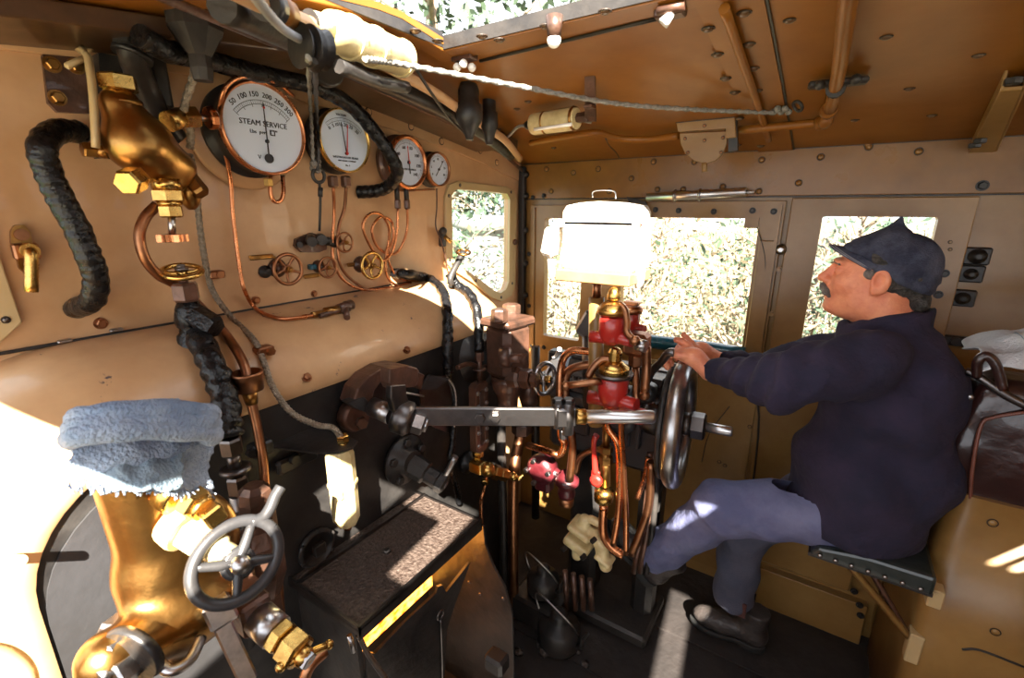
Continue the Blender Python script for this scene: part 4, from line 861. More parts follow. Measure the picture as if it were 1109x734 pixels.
ck=[X(523,562,0)];ckp=[(.245,.66),(.485,.66),(.49,.60),(.515,.54),(.56,.48),(.585,.40),(.59,.20),(.59,.0),(.245,.0)]
m=MB();m.prism([[V((a,.93,b)) for a,b in ckp]],YP,.008);m.build('right_cheek','black_iron',t,.002)
for p in((508,630),(520,643),(545,648)): rivet(V((at(*p,'y',.93).x,.93,at(*p,'y',.93).z)),YN,.005,t,'dark_steel')
# glowing inside
m=MB();m.box((.262,.72,.50),(.03,.40,.30));m.build('fire_bed','fire',t)
m=MB()
fp=[(393,704),(404,706),(436,672),(470,641),(472,634),(477,632),(481,640),(507,607),(505,614),(490,655),(482,680),(479,734),(479,790),(400,790)]
m.prism([[at(a,b,'x',.455) for a,b in fp]],XP,.008);m.build('chute_plate','black_iron',t)
m=MB();q=at(477,666,'x',.47);m.torus(q,XP,.012,.003,16,6);m.tube([q-ZP*.01,at(479,720,'x',.47),at(479,770,'x',.47)],.003,6,4);m.build('pull_ring','dark_steel',t)
m=MB();m.tube([V((.48,.49,.66)),V((.50,.50,.60)),V((.55,.53,.50)),V((.62,.58,.40))],.006,8,5);m.tube([V((.46,.48,.66)),V((.47,.48,.62))],.006,8,2);m.build('hinge_rod','steel',t)
m=MB();m.box(X(538,716,.60),(.06,.05,.05),None,.008);solo(m,'floor_block','black_iron','small black block on the floor at the foot of the shelf side plate','block')
# fire lights (the fire itself)
ld=bpy.data.lights.new('fire_glow','POINT');ld.energy=.7;ld.color=(1,.36,.06);ld.shadow_soft_size=.05;lo=bpy.data.objects.new('fire_glow',ld);COL.objects.link(lo);lo.location=(.42,.86,.58)
# ================================================================== BRASS WATER COLUMN lower left
t=thing('water_gauge_column','large polished brass water column with an elbow and big bolts at the lower left','valve',(.42,.2,.80))
cx,cy=.40,.205
def colf(P):
    d=cap_(P,(cx,cy,1.20),(cx,cy+.01,.96),.050,.054)
    d=su(d,ell(P,(cx+.03,cy+.02,.935),(.055,.05,.05)),.03)
    d=su(d,cap_(P,(cx,cy,1.0),(cx+.01,cy-.0,.88),.055,.045),.03)
    a=X(118,712,.46);b=X(236,655,.44);d=su(d,cap_(P,a,b,.038,.034),.035)
    d=su(d,ell(P,(cx+.01,cy+.06,1.02),(.04,.06,.09)),.03)
    return d
sdf_obj('body',colf,(.25,.0,.70),(.60,.5,1.30),.007,'old_brass',t)
m=MB();a=X(120,700,.44);b=X(150,676,.42);m.hexn(a,b,.034);a=X(108,720,.47);b=X(132,702,.46);m.hexn(a,b,.032);a=X(118,736,.49);b=X(142,716,.48);m.hexn(a,b,.024);m.cyl(X(106,735,.49),X(122,722,.485),.010);m.build('union_nut','steel',t)
m=MB();a=X(140,712,.49);b=X(150,702,.485);m.lathe(a,b-a,[(.042,0),(.045,.006),(.042,.014)],24);m.build('gasket','black_iron',t)
m=MB();m.tube([X(170,716,.5),X(185,726,.52),X(205,715,.52),X(218,690,.5)],.008,10,6);m.build('band_strap','steel',t)
# side ports
m=MB();a=X(196,535,.46);b=X(216,548,.49);m.lathe(a,b-a,[(.032,-.02),(.032,.004),(.026,.006)],18);m.hexn(a+(b-a)*.35,b,.024);m.lathe(b,b-a,[(.018,0),(.018,.01)],14);b2=X(228,556,.505);m.box(b2,(.035,.028,.028),Matrix.Rotation(.3,3,'X'),.003);m.build('upper_port_nut','brass',t)
m=MB();a=X(193,568,.45);b=X(225,588,.50);m.lathe(a,b-a,[(.032,-.01),(.034,.01),(.032,.018)],20);m.hexn(a+(b-a)*.35,b,.028);e=X(250,602,.53);m.lathe(b,e-b,[(.021,0),(.021,.02),(.016,.025),(.016,(e-b).length)],16);m.build('lower_port_nut','cream',t)
# spoked wheel with handle
t=thing('shutoff_wheel','dark steel spoked wheel with a curved bright handle in front of the brass column','handwheel',X(256,606,.53))
c=X(258,610,.545);axw=(CAM-c).normalized()*.55+V((1,-.05,.25)).normalized()*.6
def pw(px,py,): 
    # point on the wheel's plane
    d=ray(px,py);n=axw.normalized();return CAM+d*((c-CAM).dot(n)/d.dot(n))
R=(pw(206,612)-c).length
m=MB();rim=[(254+.73*55*math.cos(q_)+.68*37*math.sin(q_),609-.68*55*math.cos(q_)+.73*37*math.sin(q_)) for q_ in [2*math.pi*k/48 for k in range(49)]]
loop=[pw(a,b) for a,b in rim]
m.tube(loop,.0088,12,1,cap=False)
m.tube([pw(272,565),pw(285,560),pw(293,549),pw(298,537),pw(304,527)],[.009,.0085],12,6)
for p in((273,566),(299,603),(256,647),(209,615)): m.tube([c,(c+pw(*p))/2+axw*.001,pw(*p)],[.009,.006],8,3)
n=axw.normalized();m.lathe(c-n*.01,n,[(.022,0),(.024,.004),(.024,.012),(.018,.016)],20);m.build('wheel','grey_iron',t)
m=MB();m.ball(c+n*.014,.014,16);m.build('cap_nut','steel',t)
m=MB();m.cyl(c-n*.05,c,.009);m.build('spindle','steel',t)
# white steel lever
t=thing('white_cock_lever','flat sunlit steel cock handle hanging below the spoked wheel','lever',X(240,668,.5))
a=X(233,660,.50);b=X(270,738,.55);dv=(b-a).normalized();sd=dv.cross(CAM-a).normalized();mm=Matrix((dv,sd,dv.cross(sd))).transposed()
m=MB();m.box((a+b)/2,((b-a).length,.026,.012),mm,.003);m.build('handle','steel',t);m=MB();m.box(X(238,662,.50),(.04,.04,.03),mm,.004);m.build('head','steel',t)
# T-handle valve
t=thing('tee_handle_cock','brass and steel cock with a T-bar handle left of the fire shelf','valve',X(275,665,.5))
a=X(262,652,.46);e=X(330,712,.60);dv=(e-a).normalized();L=(e-a).length
m=MB();m.box(a+dv*.02,(.055,.05,.06),None,.005);m.cyl(a+dv*.02,a+dv*.02+ZP*.05,.02);m.build('body','brown_iron',t)
m=MB();m.cyl(a+dv*.04,a+dv*.085,.027);m.build('collar','steel',t)
m=MB();m.hexn(a+dv*.085,a+dv*.105,.027);m.hexn(a+dv*.108,a+dv*.14,.029);m.build('gland_nut','brass',t)
m=MB();m.cyl(a+dv*.14,e,.008);m.hexn(e,e+dv*.012,.014);m.build('spindle','steel',t)
q=e-dv*.004;m=MB();l=X(304,722,.585);r=X(356,698,.60);m.tube([l,q,r],.0065,12,3);m.ball(q,.017,14);m.ball(l,.0085,10);m.ball(r,.0085,10);m.build('tee_bar','brass',t)
solo(MB().tube([X(352,705,.5),X(335,722,.5),X(325,750,.5)],.011,10,6),'curved_pipe','dull_copper','dark copper pipe bending down behind the T-bar handle','pipe')
t=thing('column_stand','dark octagonal brown fitting behind the spoked wheel','fitting',X(290,600,.40))
m=MB();q=X(283,600,.40);m.lathe(q,-ZP,[(.03,-.06),(.04,-.03),(.04,.04),(.03,.07),(.022,.09),(.022,.16)],8,False);m.build('body','brown_iron',t);m=MB();m.cyl(X(252,560,.36),X(262,700,.40),.024);m.build('pipe','black_iron',t)
# cream pipe bottom-left corner
solo(MB().tube([X(-20,704,.45),X(8,710,.45),X(28,728,.45),X(34,765,.45)],.010,14,6),'cream_hoop','pale_paint','cream curved pipe at the lower left corner','pipe')
m=MB();m.cyl(X(10,605,.24),X(22,607,.30),.008);solo(m,'stud','cream','short cream stud on the cladding edge at far left','stud')
# towels
def clothmesh(rows,th,f):
    # rows: grid of Vector points [i][j]
    ni=len(rows);nj=len(rows[0]);vs=[p for r in rows for p in r];mb=MB()
    mb.add(vs,[(i*nj+j,i*nj+j+1,(i+1)*nj+j+1,(i+1)*nj+j) for i in range(ni-1) for j in range(nj-1)]);return mb
def patch(TL,TR,BL,BR,x,bul,ni=26,nj=34,fr=.004,seed=0,fold=3,top=None,drop=0.):
    rows=[]
    for i in range(ni):
        v=i/(ni-1);r=[]
        for j in range(nj):
            u=j/(nj-1);px=(TL[0]*(1-u)+TR[0]*u)*(1-v)+(BL[0]*(1-u)+BR[0]*u)*v;py=(TL[1]*(1-u)+TR[1]*u)*(1-v)+(BL[1]*(1-u)+BR[1]*u)*v
            if top: py+=top(u)*(1-v)
            p=X(px,py,x+bul*math.sin(math.pi*u)*(.4+.6*v)-.05*(1-v)**2)
            p+=V((.007*math.sin(fold*v*6.3+u*3+seed),0,.003*math.sin(u*17+seed)))
            p+=V((1,0,0))*.005*noise.noise(V((u*5+seed,v*5,0)))
            if i in(0,ni-1) or j in(0,nj-1): p+=V((random.uniform(-fr,fr),random.uniform(-fr,fr),random.uniform(-fr,fr)))
            r.append(p)
        rows.append(r)
    return clothmesh(rows,0,None)
def soft(o,th=.006,sub=1):
    s=o.modifiers.new('solid','SOLIDIFY');s.thickness=th;s.offset=-1
    if sub:
        q=o.modifiers.new('sub','SUBSURF');q.levels=sub;q.render_levels=sub
t=thing('folded_towel','pale blue-grey fraying towel folded over the brass column top','cloth',X(150,480,.42))
o=patch((84,447),(229,440),(70,520),(231,532),.47,.035,30,40,.004,1.,1.5,lambda u:-10*math.sin(math.pi*u)**.7).build('outer_fold','terry',t);soft(o,.010)
o=patch((100,478),(200,468),(108,536),(196,528),.500,.02,20,30,.002,3.,.3).build('denim_panel','denim_strip',t);soft(o,.004)
for k,(a,b,c1,c2,xx) in enumerate(((84,229,452,445,.50),(80,230,462,456,.505),(78,231,472,468,.51))):
    m=MB();m.tube([X(a,c1+3,xx-.05),X(a+14,c1-2,xx),X((a+b)/2,(c1+c2)/2-4+2*math.sin(k*2),xx+.02),X(b-12,c2+1,xx),X(b,c2+4,xx-.03)],.014,12,10,rf=lambda i,mm_,r:r*(1+.25*noise.noise(V((i*.15,k*3,0)))));m.build('fold','terry',t)
m=MB()
for k in range(130):
    u=random.random();px=72+158*u;py=519+12*u+random.uniform(-2,3);p=X(px,py,.475+.03*math.sin(math.pi*u));m.tube([p,p+V((random.uniform(-.005,.008),random.uniform(-.006,.006),-random.uniform(.004,.016)))],.0013,4,2)
m.build('fringe','terry',t)['kind']='stuff'
# ================================================================== CENTRE / RIGHT MACHINERY
# lamp box
t=thing('lamp_box','sunlit box coloured glare-white with domed lid on a post before the side wall','box',Y(648,330,1.17))
a=Y(606,291,1.12);b=Y(684,296,1.12);w=b.x-a.x;cx_=(a.x+b.x)/2;zb=a.z
rot=Matrix.Identity(3);cyb=1.12+.07
m=MB();m.box((cx_,cyb,zb+.065),(w,.13,.13),None,.008);m.build('body','glare_white',t)
m=MB();prof=[(cx_-w/2+.002,zb+.115),(cx_-w/2+.002,zb+.147),(cx_-w/2+.012,zb+.162),(cx_-w/2+.05,zb+.169),(cx_,zb+.172),(cx_+w/2-.05,zb+.169),(cx_+w/2-.012,zb+.162),(cx_+w/2-.002,zb+.147),(cx_+w/2-.002,zb+.115)]
m.prism([[V((p,1.125,q)) for p,q in prof]],YP,.12);m.build('domed_lid','glare_white',t,.004)
m=MB();m.box((cx_,cyb-.01,zb-.014),(w+.006,.16,.030),None,.003);m.build('wooden_base','wood_brown',t)
for s in(-1,1): m=MB();m.box((cx_+s*w*.36,1.107,zb-.008),(.016,.006,.012));m.build('base_clip','dull_copper',t)
m=MB();q=Y(575,262,1.16);m.box(Y(598,262,1.17),(.045,.05,.08),Matrix.Rotation(.2,3,'Y'),.01);m.box(Y(601,250,1.17),(.035,.05,.02),None,.004);m.tube([Y(596,275,1.17),Y(598,300,1.17)],.010,8,3);m.build('side_lamp','glare_white',t)
m=MB();m.box(Y(694,268,1.18),(.035,.04,.11),None,.006);m.cyl(Y(693,291,1.18),Y(692,312,1.18),.014,.011);m.build('side_bracket','glare_white',t)
m=MB();m.tube([Y(642,214,1.18),Y(642,208,1.18),Y(650,206,1.18),Y(665,207,1.18),Y(667,215,1.18)],.0018,6,4);m.build('wire_handle','steel',t)
m=MB();m.box(Y(690,238,1.16),(.012,.01,.04),Matrix.Rotation(-.4,3,'Y'));m.build('red_tab','red_paint',t)
m=MB();m.cyl(Y(647,302,1.19),Y(646,324,1.19),.012);m.build('post_tube','dull_copper',t)
m=MB();m.cyl(Y(646,322,1.19),Y(645,460,1.19),.021);m.box(Y(652,350,1.21),(.02,.02,.10),None,.003);m.build('post','side_paint',t)
# flap bracket right of lamp
m=MB();m.prism([xz([(Y(a,b,1.87).x,Y(a,b,1.87).z) for a,b in[(680,213),(700,218),(705,230),(702,238),(690,236)]],1.866)],YN,.01);m.lathe(Y(699,229,1.856),YN,[(.011,0),(.011,.006),(.005,.01)],14);solo(m,'wall_lug','black_iron','dark rounded lug with a bolt on the wall right of the white box','bracket')
# rail
t=thing('window_rail','teal padded arm rest rail along the sill of the open window','rail',Y(720,380,1.85))
m=MB();m.tube([Y(640,363,1.84),Y(690,368,1.84),Y(750,375,1.84),Y(806,384,1.84)],.028,14,3);m.build('pad','teal',t,)
m=MB();a=Y(696,393,1.86);m.box(Y(715,396,1.875),(.2,.012,.045),None,.002);m.build('bracket_strip','pale_paint',t)
for k in range(7): rivet(Y(692+k*7,395+(k%2)*4,1.868),YN,.003,t,'black_iron','screw')
# red brass valves
def redvalve(name,label,c,s,rr_=.034,flang=False):
    t=thing(name,label,'valve',c-ZP*.08*s,'red painted brake valves')
    m=MB();m.lathe(c-ZP*.05*s,ZP,[(.018*s,0),(.030*s,.015*s),(.034*s,.04*s),(.034*s,.07*s),(.030*s,.075*s)],18)
    m.cyl(c-V((.055*s,.01,.035*s)),c-V((0,0,.035*s)),.016*s);m.cyl(c+V((.06*s,-.012,-.03*s)),c-V((0,0,.03*s)),.016*s);m.build('body','red_paint',t)
    return t
c=Y(663,352,1.10)
t=redvalve('brake_valve','upper red valve body with brass cap and bent brass handle beside the bright window',c,.98)
m=MB();m.lathe(c+ZP*.028,ZP,[(.036,0),(.040,.004),(.040,.014),(.034,.02),(.030,.026),(.018,.034)],20);m.build('cap','old_brass',t)
m=MB();m.lathe(c+ZP*.062,ZP,[(.010,0),(.016,.004),(.017,.012),(.015,.024),(.010,.032),(.003,.036)],14);m.build('top_knob','brass',t)
m=MB();m.tube([c+ZP*.055,c+V((.03,-.01,.05)),c+V((.045,-.02,.02)),c+V((.05,-.03,-.005)),c+V((.075,-.04,-.02))],.0085,8,4);m.ball(c+V((.075,-.04,-.02)),.013,10);m.build('handle','dull_copper',t)
m=MB();m.cyl(c+V((.07,-.012,-.035)),c+V((.095,-.014,-.038)),.015);m.build('outlet','steel',t)
c=Y(683,345,1.42);t=redvalve('brake_valve','small red valve with copper cap standing behind the upper red valve',c,.85)
m=MB();m.lathe(c+ZP*.02,ZP,[(.034,0),(.036,.006),(.036,.016),(.028,.022)],18);m.box(c+V((0,0,.05)),(.05,.03,.012),None,.003);m.build('cap','dull_copper',t)
c=Y(664,418,1.10);t=redvalve('brake_valve','lower red valve with a large brass cap above the regulator grip',c,1.15)
m=MB();m.lathe(c+ZP*.030,ZP,[(.048,0),(.050,.006),(.048,.010)],24);m.build('flange','dark_steel',t)
m=MB();m.lathe(c+ZP*.038,ZP,[(.040,0),(.038,.016),(.026,.024),(.020,.030)],20);m.lathe(c+ZP*.066,ZP,[(.014,0),(.018,.006),(.018,.026),(.012,.036),(.004,.04)],12,False);m.build('cap','brass',t)
m=MB();m.tube([c+ZP*.07,c+V((-.03,-.01,.07)),c+V((-.05,-.02,.045)),c+V((-.06,-.025,.02))],.010,8,4);m.tube([c+V((-.02,-.03,.02)),c+V((-.10,-.06,.0))],.0095,10,3);m.ball(c+V((-.105,-.062,-.002)),.013,10);m.build('handle','dull_copper',t)
m=MB();m.cyl(c+V((.075,-.012,-.045)),c+V((.075,-.012,-.075)),.02);m.build('outlet','red_paint',t)
m=MB();c=Y(690,372,1.33);m.box(c,(.07,.06,.07),None,.01);m.hexn(c-ZP*.035,c-ZP*.07,.022);m.tube([c-ZP*.07,Y(689,430,1.3),Y(688,450,1.3)],.011,10,3);m.tube([Y(700,375,1.3),Y(700,400,1.3),Y(698,425,1.28)],.013,10,4);m.ball(Y(698,428,1.28),.016,12);solo(m,'brass_block_valve','dull_copper','bronze block valve with hanging spindle right of the red valves','valve')
m=MB();m.box(Y(640,352,1.36),(.07,.05,.09),Matrix.Rotation(.5,3,'Y'),.01);m.cyl(Y(640,362,1.36),Y(640,440,1.36),.028);solo(m,'valve_stand','dark_steel','grey steel stand behind the upper red valve','stand')
# copper pipes near red valves
for lb,pts,r,mt in (('copper pipe arching from the red valve down past the reverser, leftmost of the group',[Y(650,382,1.22),Y(632,380,1.22),Y(617,381,1.22),Y(608,395,1.22),Y(606,430,1.2),Y(607,470,1.2),Y(611,480,1.2),Y(606,492,1.2),Y(595,489,1.2),Y(572,482,1.25)],.0115,'copper'),
 ('thick copper pipe bending from the lower red valve down behind the regulator lever',[Y(650,394,1.25),Y(630,396,1.24),Y(616,402,1.24),Y(612,418,1.23),Y(614,450,1.22),Y(620,480,1.22),Y(617,520,1.22)],.013,'dull_copper'),
 ('bright copper pipe dropping straight below the regulator grip, rightmost of the pair',[Y(673,440,1.2),Y(673,470,1.2),Y(676,520,1.2),Y(678,560,1.2),Y(678,600,1.2)],.0085,'copper'),
 ('bright copper pipe kinking right below the regulator grip, leftmost of the pair',[Y(657,440,1.2),Y(658,462,1.2),Y(669,482,1.2),Y(671,520,1.2),Y(669,560,1.2),Y(664,590,1.2)],.0095,'copper'),
 ('copper pipe between floor and reverser behind the boot',[Y(705,500,1.3),Y(703,545,1.3),Y(694,575,1.3),Y(684,600,1.3)],.013,'dull_copper'),
 ('thin copper pipe on the reverser leg nearest the big wheel',[Y(690,540,1.32),Y(698,518,1.34),Y(702,495,1.34)],.008,'copper'),
 ('dull copper pipe curving under the red-handled cock',[Y(655,486,1.35),Y(640,488,1.35),Y(628,496,1.35),Y(624,512,1.35)],.011,'dull_copper')):
    m=MB().tube(pts,r,12,6);solo(m,'copper_pipe',mt,lb,'pipe','copper pipes by the reverser')
for k in range(3):
    m=MB();m.tube([Y(712-4*k,490,1.4),Y(708-5*k,560,1.38),Y(700-7*k,620,1.36)],.010,10,3);solo(m,'reverser_rod','brown_iron' if k else 'black_iron',['black rod nearest the wheel in the bundle under the reverser','middle brown rod in the bundle under the reverser','left brown rod in the bundle under the reverser'][k],'rod')
# red handle cock
t=thing('red_handle_cock','vertical cock with a long red handle under the regulator grip','valve',Y(655,560,1.22))
m=MB();m.tube([Y(646,471,1.2),Y(643,480,1.2),Y(644,500,1.2),Y(645,512,1.2)],.009,10,4,rf=lambda i,m,r:r*(.85+.5*abs(i/(m-1)-.45)));m.lathe(Y(646,520,1.2),YN,[(.020,-.004),(.020,.008),(.01,.012)],16);m.box(Y(645,514,1.2),(.028,.01,.03),None,.004);m.build('handle','red_paint',t)
m=MB();m.cyl(Y(657,440,1.24),Y(656,490,1.24),.012);m.hexn(Y(656,483,1.24),Y(656,490,1.24),.022);m.hexn(Y(656,493,1.24),Y(656,502,1.24),.022);m.cyl(Y(656,490,1.24),Y(655,525,1.24),.017);m.build('body','old_brass',t)
m=MB();m.lathe(Y(654,536,1.24),ZP,[(.018,-.03),(.03,-.018),(.031,.0),(.03,.018),(.016,.028)],18);m.build('ball_joint','brass',t)
m=MB();m.tube([Y(654,545,1.24),Y(653,575,1.24),Y(660,590,1.24),Y(675,602,1.24)],.014,12,5);m.build('outlet_pipe','copper',t)
# dark red valves
t=thing('vacuum_trap','dark red flanged trap with a brown foot standing left of the cream valve','valve',Y(612,556,1.25))
c=Y(614,520,1.25);m=MB();m.lathe(c,-ZP,[(.02,-.03),(.030,-.012),(.040,-.006),(.040,.01),(.034,.014),(.026,.03),(.030,.045),(.028,.06)],20);m.build('body','dark_red',t)
m=MB();m.lathe(c-ZP*.06,-ZP,[(.026,0),(.026,.03),(.022,.034)],16);m.build('foot','dull_copper',t)
t=thing('vacuum_ejector','dark red ejector casting with bolts further left, sunlit on top','valve',Y(590,520,1.3))
c=Y(590,505,1.3);m=MB();m.lathe(c-YP*.02,YN,[(.05,-.03),(.055,0),(.05,.02),(.03,.03)],14);m.box(c-ZP*.07,(.06,.05,.05),None,.01);m.cyl(c,c+V((.07,-.02,-.01)),.022);m.build('body','dark_red',t)
for k in(.3,1.9,3.2,4.4): m=MB();m.hexn(c+V((.045*math.cos(k),-.045,.045*math.sin(k))),c+V((.045*math.cos(k),-.06,.045*math.sin(k))),.009);m.build('bolt','steel',t)
m=MB();m.cyl(c+V((.06,-.03,.0)),c+V((.13,-.04,-.01)),.011);m.build('outlet_pipe','steel',t)
# cream floor valve
t=thing('cream_foot_valve','cream painted cast valve with black bolts on the floor by the boot','valve',Y(635,620,1.22))
def rbx(P,c_,h,r,R_):
    q=np.abs((P-np.array(c_))@np.array(R_))-np.array(h)+r;return _n(np.maximum(q,0))+np.minimum(q.max(-1),0)-r
def crf(P):
    a=lambda x,y:np.array(Y(x,y,1.25));R_=Matrix.Rotation(.35,3,'Y')
    d=rbx(P,a(631,572),(.043,.042,.013),.010,R_);d=su(d,rbx(P,a(628,586),(.046,.044,.017),.010,R_),.003);d=su(d,cap_(P,a(633,563),a(632,572),.021,.024),.006)
    d=su(d,cap_(P,a(626,590),a(625,601),.022,.018),.01);d=su(d,cap_(P,a(643,578),a(652,592),.020,.023),.012)
    d=su(d,cap_(P,a(652,596),a(656,612),.022,.022),.008);d=su(d,rbx(P,a(655,604),(.030,.030,.007),.005,R_),.003);d=su(d,cap_(P,a(640,562),a(648,566),.014,.014),.006);return d
c=Y(628,575,1.25);sdf_obj('body',crf,c-V((.1,.1,.18)),c+V((.16,.1,.1)),.005,'cream',t)
for p in((613,592),(634,601),(645,583)): q=Y(*p,1.205);m=MB();m.hexn(q,q+V((-.006,-.018,-.004)),.009);m.build('bolt','black_iron',t)
m=MB();c2=c+V((.09,-.01,-.12))
for k in range(4): m.cyl(Y(612+9*k,618+3*k,1.28),Y(614+9*k,660,1.28),.010)
m.build('pipe_stub','brown_iron',t)
# oil cans on floor
def oilcan(label,base,s,n=2):
    t=thing('oil_can',label,'oil can',base,'oil cans on the cab floor')
    m=MB();m.lathe(base,ZP,[(.070*s,0),(.078*s,.01),(.078*s,.075*s),(.070*s,.09*s),(.040*s,.10*s),(.032*s,.11*s),(.034*s,.125*s),(.030*s,.135*s),(.018*s,.14*s)],24);m.build('body','black_iron',t)
    m=MB();m.tube([base+V((.07,0,.03))*s,base+V((.10,-.02,.06))*s,base+V((.11,-.03,.11))*s,base+V((.13,-.03,.15))*s],[.012*s,.005*s],8,4);m.build('spout','black_iron',t)
    m=MB();m.tube([base+V((-.075*s,0,.08*s)),base+V((-.10,.0,.16))*s,base+V((-.05,-.03,.20))*s,base+V((.05,-.03,.15))*s,base+V((.078,0,.08))*s],.0028,6,6);m.build('wire_handle','steel',t)
b=Z(605,690,.03);oilcan('black round oil can with a wire handle on the floor, nearest of the two',V((b.x,b.y,.008)),1.0)
b=Z(588,640,.12);oilcan('black oil can standing on the step behind the nearer oil can',V((b.x,b.y,.125)),.8)
m=MB();b=Z(588,640,.12);m.box((b.x,b.y,.062),(.2,.16,.112),None,.01);solo(m,'floor_step','black_iron','black iron block under the rear oil can','step')
m=MB();b=Z(612,640,.03);m.box((b.x+.01,b.y+.03,.03),(.10,.06,.04),None,.015);o=solo(m,'rag','blue_cloth','crumpled dark blue rag on the floor behind the near oil can','rag');o.modifiers.new('s','SUBSURF').render_levels=2
# coal bits
for k in range(9):
    p=Z(540+random.random()*120,680+random.random()*45,0);s=random.uniform(.008,.02)
    m=MB();m.ball((p.x,p.y,.006+s*.6),s,6,None,(1.2,.9,.7));solo(m,'coal_lump','coal','small lump of coal on the black cab floor','coal','coal lumps on the floor')
# ---- reverser
t=thing('reversing_gear','black cast reversing gear with a threaded screw and a large steel handwheel','reversing gear',(.65,1.45,.0))
m=MB();m.box((.63,1.5,.80),(.42,.16,.24),None,.02);m.box((.60,1.48,.93),(.5,.12,.03),None,.008);m.box((.60,1.52,1.0),(.46,.05,.06),None,.008);m.box((.80,1.47,.95),(.09,.13,.15),None,.02);m.box((.45,1.47,.95),(.08,.13,.15),None,.02);m.box((.62,1.41,.82),(.24,.02,.10),None,.006);[m.box((.50+.09*k,1.405,.86),(.016,.03,.16),None,.004) for k in range(4)];m.lathe((.71,1.40,.87),YN,[(.05,0),(.05,.012),(.02,.014)],20);m.build('casting','grey_iron',t)
m=MB();m.box((.55,1.53,.35),(.12,.10,.72),None,.02);m.box((.80,1.53,.35),(.08,.10,.70),None,.02);m.box((.66,1.5,.03),(.4,.25,.05),None,.01);m.build('pedestal','black_iron',t)
m=MB();m.tube([V((.47,1.42,.97)),V((.83,1.42,.95))],.024,16,160,rf=lambda i,m,r:r*(1+.10*math.sin(i*1.3)));m.build('screw','dark_steel',t)
m=MB();m.box((.62,1.395,1.02),(.22,.008,.055),Matrix.Rotation(-.5,3,'X'));sc=m.build('scale_plate','black_iron',t)
m=MB()
for r_ in range(2):
    for k in range(14): m.box((.535+k*.0125,1.398-r_*.012+.004,1.008+r_*.022),(.006,.003,.005),Matrix.Rotation(-.5,3,'X'))
m.build('scale_mark','steel',sc)
WC=V((.893,1.42,.90));WR=.205;axw2=V((1,.10,.02)).normalized()
m=MB();m.lathe(V((.82,1.42,.9)),XP,[(.05,-.04),(.06,-.02),(.06,.02),(.035,.03),(.03,.06)],20);m.build('bearing','dark_steel',t)
m=MB();m.torus(WC,axw2,WR-.025,.026,64,16);m.build('wheel_rim','steel',t)
m=MB();a_,u_,w_=orth(axw2)
for k in range(5):
    an=k*2*math.pi/5+.3;d_=u_*math.cos(an)+w_*math.sin(an);m.tube([WC+d_*.03-a_*.03,WC+d_*.10-a_*.02,WC+d_*(WR-.02)],[.014,.010],10,4)
m.lathe(WC-a_*.05,a_,[(.03,0),(.042,.01),(.042,.04),(.034,.06)],20);m.build('wheel_spokes','dark_steel',t)
m=MB();m.torus(WC-a_*.035,axw2,WR-.03,.009,48,8);m.build('inner_ring','black_iron',t)
m=MB();m.hexn(WC+a_*.03,WC+a_*.075,.042);m.lathe(WC+a_*.01,a_,[(.035,0),(.035,.02)],16);m.build('hub_nut','dark_steel',t)
m=MB();m.lathe(WC+a_*.07,a_,[(.015,0),(.015,.075),(.012,.08)],16);m.build('shaft_end','bright_steel',t)
m=MB();m.tube([Y(698,418,1.36),Y(706,402,1.34),Y(716,392,1.32),Y(724,382,1.30),Y(730,382,1.3)],.012,8,5);m.build('latch_lever','dark_steel',t)
m=MB();m.lathe(Y(702,425,1.36),YN,[(.03,-.02),(.03,.02),(.015,.03)],16);m.build('latch_pivot','black_iron',t)
m=MB();m.cyl(Y(580,375,1.75),Y(580,560,1.75),.02);solo(m,'rear_pipe','black_iron','black vertical pipe against the side wall left of the narrow window','pipe')
# ================================================================== ROOF FITTINGS
t=thing('roof_lamp','cream cylindrical lamp on a steel hanger under the roof, left of centre','lamp',Rf(640,100,.0))
A=Rf(576,135,.045);B=Rf(625,128,.045);D=(B-A).normalized();L=(B-A).length
m=MB();m.lathe(A,D,[(.020,0),(.028,.004),(.030,.010),(.030,L-.008),(.027,L)],24);m.build('body','cream',t)
m=MB();m.lathe(A+D*L*.3,D,[(.031,0),(.032,.003),(.031,.006)],24);m.build('band','old_brass',t);m=MB();m.lathe(A+D*L*.92,D,[(.031,0),(.033,.003),(.031,.008)],24);m.build('band','old_brass',t)
m=MB();m.cyl(A-D*.022,A,.010,.018);m.build('cable_gland','black_iron',t)
m=MB();m.tube([A+V((.03,-.035,-.02)),B+V((-.0,-.035,-.02))],.005,6,3);m.build('lens_strip','bulb',t)
m=MB();a=Rf(638,84,.0);b=Rf(640,135,.06);m.box((a+b)/2+V((0,0,-.01)),(.022,.03,.006));
m.prism([[Rf(634,84,.0),Rf(645,83,.0),Rf(646,132,.055),Rf(634,132,.055)]],V((.2,-1,0)),.008);m.hexn(B,B+D*.035,.014);m.build('hanger','brown_iron',t)
m=MB();m.cyl(B,Rf(641,131,.05),.008);m.build('hanger_bolt','steel',t)
solo(MB().tube([A-D*.02,Rf(560,138,.04),Rf(550,148,.035),Rf(538,152,.03)],.0045,8,5),'lamp_cable','grey_cable','short grey cable from the cream roof lamp to the corner','cable')
t=thing('roof_bulb','round glass bulb in a small holder on the rim beside the roof hatch','bulb',Rf(600,40,.02))
c=Rf(600,44,.04);m=MB();m.ball(c,.013,16);m.build('glass','bulb',t);m=MB();m.cyl(c+V((0,0,.004)),c+V((0,0,.04)),.012,.016);m.build('holder','brown_iron',t)
t=thing('bulb_cluster','cluster of three small bright bulbs on a bracket at the hatch corner','bulb',Rf(503,66,.0))
for p in((495,73),(502,69),(511,73)): m=MB();m.ball(Rf(*p,.03),.0095,12);m.build('glass','bulb',t)
